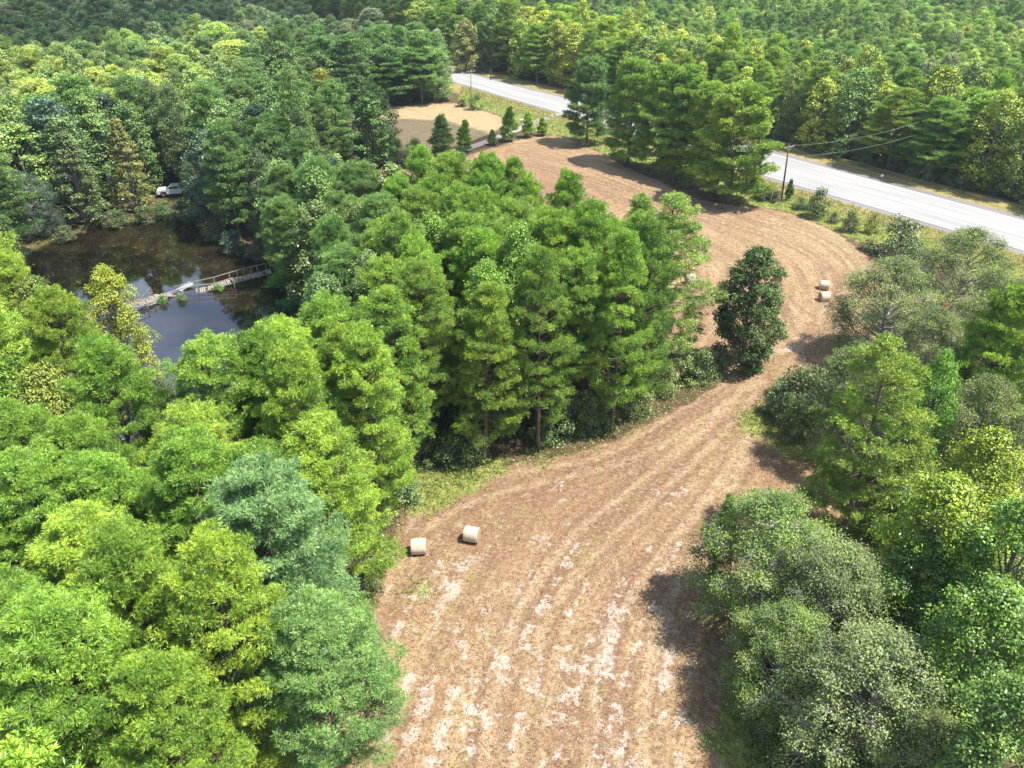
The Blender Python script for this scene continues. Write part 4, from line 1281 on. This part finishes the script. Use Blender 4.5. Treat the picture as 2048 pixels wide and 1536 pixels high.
# ------------------------------------------------------------------ utility poles and wires
def pole(foot_px, top_px, label, arm=True, mat=POLEWOOD, extras=()):
    X, Y = at(*foot_px)
    H = height_of(foot_px, top_px[1])
    tx, ty = at(top_px[0], top_px[1], H)
    e = empty('utility_pole', (X, Y, 0))
    dx, dy = tx - X, (ty - Y)
    dy = 0
    top = Vector((dx, dy, H))
    mb = MB(); mb.tube([(0, 0, -0.3), top * 0.5, top], [0.17, 0.14, 0.11], 10)
    mb.build('post', mat, e, True)
    ends = []
    if arm:
        ad = Vector((0.86, 0.50, 0.02)).normalized()
        c = top + Vector((0, -0.02, -0.28))
        mb = MB(); mb.beam(c - ad * 1.3 + Vector((0.0, -0.17, 0)), c + ad * 1.3 + Vector((0, -0.17, 0)), 0.11, 0.15)
        mb.build('crossarm', POLEGREY, e)
        for sg in (-1, 1):
            mb = MB(); mb.beam(c + ad * sg * 0.75 + Vector((0, -.25, -.05)), top * 0.93 + Vector((0, -.17, -0.2)), 0.05, 0.05)
            mb.build('brace', METALGREY, e)
        for k in (-1.2, 0.0, 1.2):
            b0 = c + ad * k + Vector((0, -0.17, 0.075))
            if k == 0: b0 = top + Vector((0, 0, 0))
            mb = MB(); mb.tube([b0, b0 + Vector((0, 0, .08)), b0 + Vector((0, 0, .1)), b0 + Vector((0, 0, .2))], [.03, .03, .07, .05], 8)
            mb.build('insulator', METALGREY, e)
            ends.append(Vector((X, Y, 0)) + b0 + Vector((0, 0, .2)))
    for nm in extras:
        if nm == 'transformer':
            p = top * 0.80 + Vector((0.30, -0.25, 0))
            mb = MB(); mb.tube([p, p + Vector((0, 0, .06)), p + Vector((0, 0, .95)), p + Vector((0, 0, 1.05))], [.26, .29, .29, .2], 14)
            mb.build('transformer', METALGREY, e, True)
        if nm == 'meter':
            mb = MB(); mb.box((0.0, -0.24, 1.5), (.3, .16, .5)); mb.build('meter_box', METALGREY, e)
        if nm == 'marker':
            p = top * 0.24
            mb = MB(); mb.beam(p + Vector((-1.5, -.1, -.12)), p + Vector((0, -.1, .05)), .05, .08); mb.build('side_arm', METALGREY, e)
    tag(e, label, 'utility pole')
    return e, ends, top + Vector((X, Y, 0))
p1, e1, t1 = pole((1563, 398), (1578, 290), 'brown utility pole with a white crossarm in front of the pale road', extras=('marker',))
p2, e2, t2 = pole((942, 215), (942, 140), 'grey utility pole standing before the far stretch of road', mat=POLEGREY)
p3, e3, t3 = pole((1838, 358), (1847, 238), 'dark utility pole with a grey transformer against the wood across the road', arm=False, extras=('transformer', 'meter'))
p4, e4, t4 = pole((981, 160), (982, 138), 'short dark utility pole on the far verge of the road bend', arm=False)
def wire(a, b, sag, label, r=0.017):
    a, b = Vector(a), Vector(b)
    pts = []
    for k in range(15):
        t = k / 14
        p = a.lerp(b, t); p.z -= 4 * sag * t * (1 - t)
        pts.append(p)
    mb = MB(); mb.tube(pts, r, 4)
    tag(mb.build('power_line', WIRE), label, 'power line', 'power lines between the utility poles')
off = Vector((59 * 1.0, -73.6 * 1.0, 0))
wire(e1[0], e2[0], 1.2, 'left wire running from the near crossarm back to the far pole')
wire(e1[2], e2[2], 1.2, 'right wire running from the near crossarm back to the far pole')
wire(e1[0], e1[0] + off, 1.2, 'lower wire running from the near crossarm off to the right')
wire(e1[2], e1[2] + off, 1.2, 'upper wire running from the near crossarm off to the right')
wire(e1[2] - Vector((.3, 0, .2)), t3 - Vector((0, 0, .3)), 0.9, 'upper wire crossing the road to the pole with the transformer')
wire(t1 - Vector((0, 0, 1.9)), t3 - Vector((0, 0, 2.6)), 1.0, 'lower wire crossing the road to the pole with the transformer')
wire(e2[0], e2[0] - off * .8, 1.2, 'left wire leaving the far pole towards the road bend')
wire(e2[2], e2[2] - off * .8, 1.2, 'right wire leaving the far pole towards the road bend')
# guy wire with yellow sleeve
gx_, gy_ = at(908, 214)
e = empty('guy_wire', (gx_, gy_, 0))
dv = Vector((t2.x - gx_, t2.y - gy_, t2.z - 1))
mb = MB(); mb.tube([(0, 0, 0), dv], 0.012, 4); mb.build('cable', WIRE, e)
mb = MB(); mb.tube([dv * 0.02, dv * 0.24], 0.07, 8); mb.build('sleeve', YELLOWPL, e)
tag(e, 'guy wire with a yellow sleeve left of the far utility pole', 'guy wire')

# ------------------------------------------------------------------ fence, markers, box, sign
fp = resample(G([(1105, 262), (1180, 275), (1290, 335), (1400, 385), (1500, 398), (1620, 424), (1745, 486), (1840, 520)]), 4.2)
e = empty('wire_fence', (fp[0][0], fp[0][1], 0))
o0 = np.array([fp[0][0], fp[0][1]])
for k, p in enumerate(fp[::1]):
    mb = MB(); q = p - o0
    mb.tube([(q[0], q[1], 0), (q[0] + 0.05 * math.sin(k * 3), q[1], 1.25)], [.06, .05], 6)
    mb.build('post', WOOD, e)
mb = MB()
for z in (.5, .85, 1.15):
    mb.tube([(p[0] - o0[0], p[1] - o0[1], z) for p in fp], 0.008, 3)
mb.build('wires', WIRE, e)
tag(e, 'low wire fence with thin posts in the rough grass strip by the road', 'fence')
def post_thing(x, y, h, r, mat, name, label, cat, tilt=0.0, head=None):
    X, Y = at(x, y)
    e = empty(name, (X, Y, 0))
    mb = MB(); mb.tube([(0, 0, 0), (tilt, 0, h)], r, 8); mb.build('post', mat, e)
    if head:
        mb = MB(); mb.box((tilt, -r - .02, h - head[1] / 2 + .05), (head[0], .03, head[1])); mb.build('plate', head[2], e)
    return tag(e, label, cat)
post_thing(1541, 403, 1.9, .05, WHITEPAINT, 'marker_post', 'thin white marker post left of the near utility pole', 'marker post', 0.15)
post_thing(1762, 360, 1.0, .03, METALGREY, 'road_sign', 'small white sign on the far verge below the wood', 'sign', 0, (.5, .35, WHITEPAINT))
X, Y = at(1043, 252)
e = empty('gate_pillar', (X, Y, 0))
mb = MB(); mb.box((0, 0, .7), (.55, .55, 1.4)); mb.build('shaft', METALGREY, e)
mb = MB(); mb.box((0, 0, 1.46), (.7, .7, .12)); mb.build('cap', WHITEPAINT, e)
tag(e, 'small grey pillar at the driveway mouth between two young pines', 'gate pillar')

# ------------------------------------------------------------------ white pickup truck by the pond
def pickup(x, y, rz):
    X, Y = at(x, y)
    e = empty('pickup_truck', (X, Y, 0.10), rz)
    def extr(name, prof, w, mat, bev=0.06, parent=e, yoff=0.0):
        bm = bmesh.new()
        vs = [bm.verts.new((p[0], -w / 2 + yoff, p[1])) for p in prof]
        f = bm.faces.new(vs)
        r = bmesh.ops.extrude_face_region(bm, geom=[f])
        bmesh.ops.translate(bm, verts=[v for v in r['geom'] if isinstance(v, bmesh.types.BMVert)], vec=(0, w, 0))
        bmesh.ops.recalc_face_normals(bm, faces=bm.faces)
        if bev: bmesh.ops.bevel(bm, geom=list(bm.edges), offset=bev, segments=2, affect='EDGES', clamp_overlap=True)
        me = bpy.data.meshes.new(name); bm.to_mesh(me); bm.free()
        return link(name, me, parent, mat)
    # front faces +X ; lower body with hood and bed
    body = [(-2.9, .55), (-2.45, .5), (-2.35, .85), (-2.1, 1.0), (-1.65, 1.0), (-1.4, .85), (-1.3, .5), (1.25, .5), (1.35, .85), (1.6, 1.0), (2.05, 1.0), (2.3, .85), (2.4, .5), (2.85, .55), (2.92, 1.05), (2.8, 1.28), (1.25, 1.42), (1.1, 1.36), (-2.88, 1.36)]
    extr('body', body, 2.0, WHITEPAINT, .04)
    extr('cab', [(1.3, 1.40), (.55, 1.93), (-.9, 1.96), (-1.15, 1.40)], 1.72, WHITEPAINT, .05)
    for sd in (-1, 1):
        extr('window', [(1.0, 1.44), (.5, 1.82), (.05, 1.84), (.05, 1.44)], .02, DARKGLASS, 0, yoff=sd * .875)
        extr('window', [(-.03, 1.44), (-.03, 1.84), (-.78, 1.84), (-.95, 1.44)], .02, DARKGLASS, 0, yoff=sd * .875)
    ws = MB(); ws.add([(1.36, -.76, 1.42), (1.36, .76, 1.42), (.64, .68, 1.925), (.64, -.68, 1.925)], [(0, 1, 2, 3)])
    ws.add([(1.34, -.76, 1.41), (1.34, .76, 1.41), (.62, .68, 1.915), (.62, -.68, 1.915)], [(3, 2, 1, 0)])
    ws.build('windshield', DARKGLASS, e)
    mb = MB(); mb.box((2.9, 0, .98), (.06, 1.3, .34)); mb.build('grille', BLACKPLASTIC, e)
    mb = MB(); mb.box((2.95, 0, .62), (.16, 1.9, .22)); mb.build('bumper', CHROME, e)
    for sd in (-1, 1):
        mb = MB(); mb.box((2.86, sd * .82, 1.02), (.12, .3, .22)); mb.build('headlight', METALGREY, e)
        mb = MB(); mb.box((.95, sd * 1.1, 1.5), (.12, .22, .22)); mb.build('mirror', BLACKPLASTIC, e)
    mb = MB(); mb.box((-2.0, 0, 1.368), (1.65, 1.6, .01)); mb.build('truck_bed', BLACKPLASTIC, e)
    for wx in (-1.87, 1.83):
        for sd in (-1, 1):
            w = MB(); w.tube([(wx, sd * .78, .4), (wx, sd * .80, .4), (wx, sd * 1.0, .4), (wx, sd * 1.02, .4)], [.34, .4, .4, .34], 24)
            wo = w.build('wheel', RUBBER, e)
            r = MB(); r.tube([(wx, sd * 1.015, .4), (wx, sd * 1.035, .4)], [.24, .2], 16); r.build('rim', CHROME, wo)
    tag(e, 'white pickup truck parked on the far bank of the pond', 'pickup truck')
pickup(351, 391, R_(192))
X, Y = at(703, 199)
e = empty('trailer', (X, Y, 0), R_(8))
mb = MB(); mb.box((0, 0, 1.7), (7.0, 2.5, 2.2)); mb.build('body', WHITEPAINT, e)
mb = MB(); mb.box((0, 0, 2.86), (7.2, 2.6, .12)); mb.build('roof', WHITEPAINT, e)
for k in (-2, -.2, 1.8):
    mb = MB(); mb.box((k, -1.26, 1.9), (.9, .03, .6)); mb.build('window', DARKGLASS, e)
for k in (-1.2, 1.2):
    mb = MB(); mb.box((k, 0, 3.03), (.7, .7, .22)); mb.build('roof_vent', METALGREY, e)
    mb = MB(); mb.tube([(k * .4, -1.2, .4), (k * .4, -1.0, .4)], .38, 16); mb.build('wheel', RUBBER, e)
tag(e, 'white roofed trailer half hidden under the dark pines', 'trailer')

# ------------------------------------------------------------------ broken footbridge across the pond
def W3(x, y, z): 
    p = at(x, y, z); return Vector((p[0], p[1], z))
CL = [W3(541, 542, .65), W3(515, 549, .55), W3(485, 556, .5), W3(455, 564, .32), W3(436, 571, .05), W3(405, 580, -.33), W3(370, 585, -.42), W3(335, 590, -.2),
      W3(318, 594, .15), W3(300, 602, .05), W3(282, 607, .25), W3(262, 611, .35), W3(225, 620, .4), W3(190, 629, .45), W3(150, 640, .5)]
C0 = CL[6].copy()
e = empty('footbridge', (C0.x, C0.y, 0))
o3 = Vector((C0.x, C0.y, 0))
cl = resample(np.array([(p.x, p.y) for p in CL]), 0.24)
zc_ = np.interp(cl[:, 0], [p.x for p in CL[::-1]], [p.z for p in CL[::-1]])
gb = np.random.default_rng(3)
mb = MB(); st = MB()
tg = np.gradient(cl, axis=0); tg /= np.linalg.norm(tg, axis=1)[:, None]
for k in range(len(cl)):
    xm = px(cl[k][0], cl[k][1], zc_[k])[0]
    if 345 < xm < 398 and gb.random() < 0.75: continue
    if gb.random() < 0.05: continue
    th = math.atan2(tg[k][1], tg[k][0]) + gb.normal(0, 0.07)
    tilt = gb.normal(0, 0.03) + (0.28 if 288 < xm < 325 else 0)
    M = Matrix.Rotation(th, 3, 'Z') @ Matrix.Rotation(-tilt, 3, 'X')
    mb.box((cl[k][0] - o3.x, cl[k][1] - o3.y, zc_[k] + gb.normal(0, .012)), (.17, 1.6 + gb.normal(0, .05), .045), M=M)
mb.build('deck', WOOD, e)
nrm2 = np.stack([-tg[:, 1], tg[:, 0]], 1)
for sd in (-1, 1):
    st = MB()
    P = [Vector((cl[k][0] + nrm2[k][0] * sd * .6 - o3.x, cl[k][1] + nrm2[k][1] * sd * .6 - o3.y, zc_[k] - .10)) for k in range(0, len(cl), 8)]
    for a, b in zip(P[:-1], P[1:]):
        st.beam(a, b, .09, .14)
    st.build('beam', WOOD, e)
def spt(x, y, z, up=0.0):
    p = W3(x, y, z); return p - o3 + Vector((0, 0, up))
# far side posts and rails follow the pixel stations of the photograph, laid on the pond
def station(k, side, zt):
    return Vector((cl[k][0] + nrm2[k][0] * side * .78 - o3.x, cl[k][1] + nrm2[k][1] * side * .78 - o3.y, zt))
def near_k(x):
    xs = np.array([px(c[0], c[1], z)[0] for c, z in zip(cl, zc_)])
    return int(np.argmin(np.abs(xs - x)))
far_sd = 1 if (nrm2[10][1] > 0) else -1
prev = None
for x, h in ((537, 1.0), (521, 1.0), (508, 1.0), (493, 1.0), (478, 1.0), (463, .95), (428, 1.05), (393, 1.2), (352, .95)):
    k = near_k(x); b0 = station(k, far_sd, -1.2); tpz = zc_[k] + h
    if x in (393,): tpz = .75
    if x == 352: tpz = .42
    t0 = station(k, far_sd, tpz)
    mb = MB(); mb.beam(b0, t0 + Vector((gb.normal(0, .05), 0, .06)), .11, .11); mb.build('post', WOOD, e)
    if prev is not None:
        mb = MB(); mb.beam(prev, t0, .07, .10); mb.build('rail', WOOD, e)
    prev = t0
prev = None
for x, h in ((467, .75), (428, .75), (396, .9), (352, .6), (322, .55)):
    k = near_k(x); b0 = station(k, -far_sd, -1.2); t0 = station(k, -far_sd, max(zc_[k], -.1) + h)
    mb = MB(); mb.beam(b0, t0, .11, .11); mb.build('post', WOOD, e)
    if prev is not None:
        mb = MB(); mb.beam(prev, t0, .08, .11); mb.build('rail', WOOD, e)
    prev = t0
k = near_k(284)
pL = station(k, -far_sd, .95); mb = MB(); mb.beam(station(k, -far_sd, -1.2), pL, .11, .11); mb.build('post', WOOD, e)
mb = MB(); mb.beam(prev, pL - Vector((0, 0, .5)), .08, .11); mb.build('rail', WOOD, e)
k2 = near_k(235); mb = MB(); mb.beam(pL, station(k2, -far_sd, 1.2), .08, .11); mb.build('rail', WOOD, e)
k = near_k(312); pH = station(k, far_sd, 1.5); mb = MB(); mb.beam(station(k, far_sd, -1.2), pH, .12, .12); mb.build('post', WOOD, e)
k = near_k(284); mb = MB(); mb.beam(pH, station(k, far_sd, .35), .09, .12); mb.build('rail', WOOD, e)
k = near_k(250); mb = MB(); mb.beam(station(near_k(316), far_sd, .75), station(k, far_sd, 1.0), .08, .11); mb.build('rail', WOOD, e)
k3 = near_k(235); mb = MB(); mb.beam(station(k3, far_sd, 1.2), station(k, far_sd, 1.0), .08, .11); mb.build('rail', WOOD, e)
mb = MB()
M = Matrix.Rotation(R_(-38), 3, 'Z') @ Matrix.Rotation(R_(10), 3, 'X')
pp = spt(370, 573, -.1); mb.box(pp, (1.2, 2.2, .05), M=M); mb.build('loose_panel', METALGREY, e)
tag(e, 'collapsing weathered wooden footbridge across the pond', 'footbridge')
foot('shrub', 325, 601, 586, .7, (0.15, 0.33, 0.04), 'small bush growing on the left broken part of the footbridge', 'bush', name='bush', z=-.3)
foot('shrub', 363, 596, 583, .75, (0.16, 0.24, 0.06), 'small bush growing in the gap of the footbridge', 'bush', name='bush', z=-.3)
foot('shrub', 436, 577, 564, .7, (0.17, 0.33, 0.04), 'small bush growing where the right deck dips into the water', 'bush', name='bush', z=-.3)

# ------------------------------------------------------------------ rough grass
gg = np.random.default_rng(9)
xi = np.arange(len(GP))
w_ = np.clip(green - .25, 0, 1) * 2.0 + np.clip(strip - .4, 0, 1) * 1.2 + np.clip(verge - .3, 0, 1) * .15 * (rd < -0.5)
w_[(rd > -0.4) | (GX.ravel() < -60) | (GX.ravel() > 120) | (GY.ravel() > 240) | (pnd > -1)] = 0
w_ += ((fld > -3.0) & (fld < 0.35) & (GP[:, 1] < 110)) * .6
w_ += ((pnd > -2.5) & (pnd < -0.3)) * .8
w_ /= w_.sum()
pk = gg.choice(xi, 48000, p=w_)
P = GP[pk] + gg.uniform(-.5, .5, (len(pk), 2)); Zp = Z[pk]
Cn = np.stack([P[:, 0], P[:, 1], Zp], 1)
Dn = np.tile([[0, 0, 1.0]], (len(P), 1)) + gg.normal(0, .15, (len(P), 3))
V, F, var = needles(Cn, Dn, 4, 0.38, 0.07, gg, gg.uniform(0.2, 0.9, len(P)))
V[:, 2] = np.maximum(V[:, 2], np.repeat(np.repeat(Zp, 4), 4) - .02)
me = tri_mesh('grass', V, F, var)
GRM = LEAF.copy(); GRM.name = 'grass_blade'
o = link('grass', me, None, GRM); o.color = (0.26, 0.29, 0.08, 1)
tag(o, 'rough unmown grass along the edges of the field and road', 'grass', kind='stuff')

# cut stalks and clods lying on the mown field
fp_ = (fld > 0.4) & (GP[:, 1] < 150) & (GX.ravel() > -60) & (GX.ravel() < 90)
wq = fp_ * (1.0 / np.maximum(20, GP[:, 1])) ** 1.0
pk = gg.choice(xi, 36000, p=wq / wq.sum())
P = GP[pk] + gg.uniform(-.5, .5, (len(pk), 2)); Zp = Z[pk]
Dn = gg.normal(0, .6, (len(P), 3)); Dn[:, 2] = np.abs(Dn[:, 2]) + .3
V, F, var = needles(np.stack([P[:, 0], P[:, 1], Zp + 0.01], 1), Dn, 3, 0.19, 0.06, gg, gg.uniform(0.0, 1.0, len(P)))
V[:, 2] = np.maximum(V[:, 2], np.repeat(Zp, 12) + .004)
me = tri_mesh('stubble', V, F, var)
o = link('stubble', me, None, GRM); o.color = (0.38, 0.27, 0.16, 1)
tag(o, 'cut brown stalks lying all over the mown field', 'stubble', kind='stuff')

# fallen log and a bare dead tree
X, Y = at(1603, 842)
e = empty('fallen_log', (X, Y, 0.15), R_(-40))
mb = MB(); mb.tube([(-1.3, 0, 0), (-.3, .05, .05), (.6, -.05, .02), (1.4, .1, .12)], [.17, .16, .13, .08], 8); mb.build('stem', POLEWOOD, e, True)
mb = MB(); mb.tube([(.5, 0, .05), (.9, .35, .5), (1.1, .5, .8)], [.05, .035, .012], 5); mb.build('stub', POLEWOOD, e)
tag(e, 'dark fallen log on the grass by the round grey green bush', 'log')
X, Y = at(1850, 1262, 6)
e = empty('dead_tree', (X, Y, 0), 0.4)
mb = MB(); mb.tube([(0, 0, 0), (.2, .1, 4), (.7, .3, 8), (1.3, .5, 11.5)], [.2, .16, .1, .03], 8); mb.build('trunk', BARK_LIGHT, e, True)
gd = np.random.default_rng(4)
for k in range(9):
    z = 6 + k * .6; p0 = np.array([.2 + (z - 4) * .14, .1 + (z - 4) * .055, z])
    bp = branch_pts(p0, k * 2.4, 0.5, 1.8 - k * .1, 5, .4)
    mb = MB(); mb.tube(bp, [.05, .04, .03, .022, .014, .006], 4); mb.build('branch', BARK_LIGHT, e)
tag(e, 'bare grey dead tree between the twiggy oaks and the deep green trees', 'dead tree')

# ------------------------------------------------------------------ passing clouds (they shade parts of the woods)
m, nt, out = new_mat('cloud')
tr_ = N(nt, 'ShaderNodeBsdfTransparent'); df = N(nt, 'ShaderNodeBsdfTranslucent'); df.inputs['Color'].default_value = (.9, .9, .9, 1)
mx = N(nt, 'ShaderNodeMixShader'); mx.inputs[0].default_value = 0.42
nt.links.new(tr_.outputs[0], mx.inputs[1]); nt.links.new(df.outputs[0], mx.inputs[2]); nt.links.new(mx.outputs[0], out.inputs['Surface'])
CLOUD = m
def cloud(blobs_, z, seed, label):
    g = np.random.default_rng(seed)
    bm = bmesh.new()
    for (x, y, rx, ry) in blobs_:
        L = z / math.sin(SUN_ELEV)
        X, Y = x + sdir.x * L, y + sdir.y * L
        r = bmesh.ops.create_icosphere(bm, subdivisions=4, radius=1.0)
        ph = g.uniform(0, 6, 6)
        for v in r['verts']:
            c = v.co
            k = 1 + .12 * math.sin(5 * c.x + ph[0]) * math.sin(4 * c.y + ph[1]) + .08 * math.sin(11 * c.x + ph[2]) * math.cos(9 * c.y + ph[3]) + .05 * math.sin(21 * c.y + ph[4] + 13 * c.z)
            v.co = Vector((X + c.x * rx * k, Y + c.y * ry * k, z + c.z * 14 * k))
    me = bpy.data.meshes.new('cloud'); bm.to_mesh(me); bm.free()
    me.polygons.foreach_set('use_smooth', [True] * len(me.polygons))
    o = link('cloud', me, None, CLOUD)
    tag(o, label, 'cloud', kind='structure')
def gp(x, y): return at(x, y, 14)
A_ = gp(60, 60); B_ = gp(400, 20); D_ = gp(820, 5); E_ = gp(40, 230)
cloud([(A_[0] - 30, A_[1] + 10, 70, 50), (B_[0] - 10, B_[1] + 30, 75, 45)], 260, 1, 'cloud over the upper left woods')
cloud([(D_[0] - 5, D_[1] + 42, 80, 38)], 290, 2, 'cloud over the far middle woods')
F_ = gp(640, 250); H_ = gp(780, 150)
cloud([(F_[0], F_[1], 20, 13), (H_[0] - 2, H_[1], 22, 20)], 250, 3, 'small cloud over the dark pines left of the road bend')
H2 = gp(330, 350)
cloud([(H2[0] - 22, H2[1] - 4, 22, 12)], 240, 4, 'thin cloud over the wood behind the pond')

# ------------------------------------------------------------------ haze
m, nt, out = new_mat('haze')
pv_ = N(nt, 'ShaderNodeVolumePrincipled')
pv_.inputs['Color'].default_value = (0.80, 0.90, 1.0, 1)
pv_.inputs['Density'].default_value = 0.00016
pv_.inputs['Anisotropy'].default_value = 0.2
nt.links.new(pv_.outputs[0], out.inputs['Volume'])
mb = MB(); mb.box((15, 1500, 24), (9000, 8500, 54))
tag(mb.build('haze', m), kind='stuff')
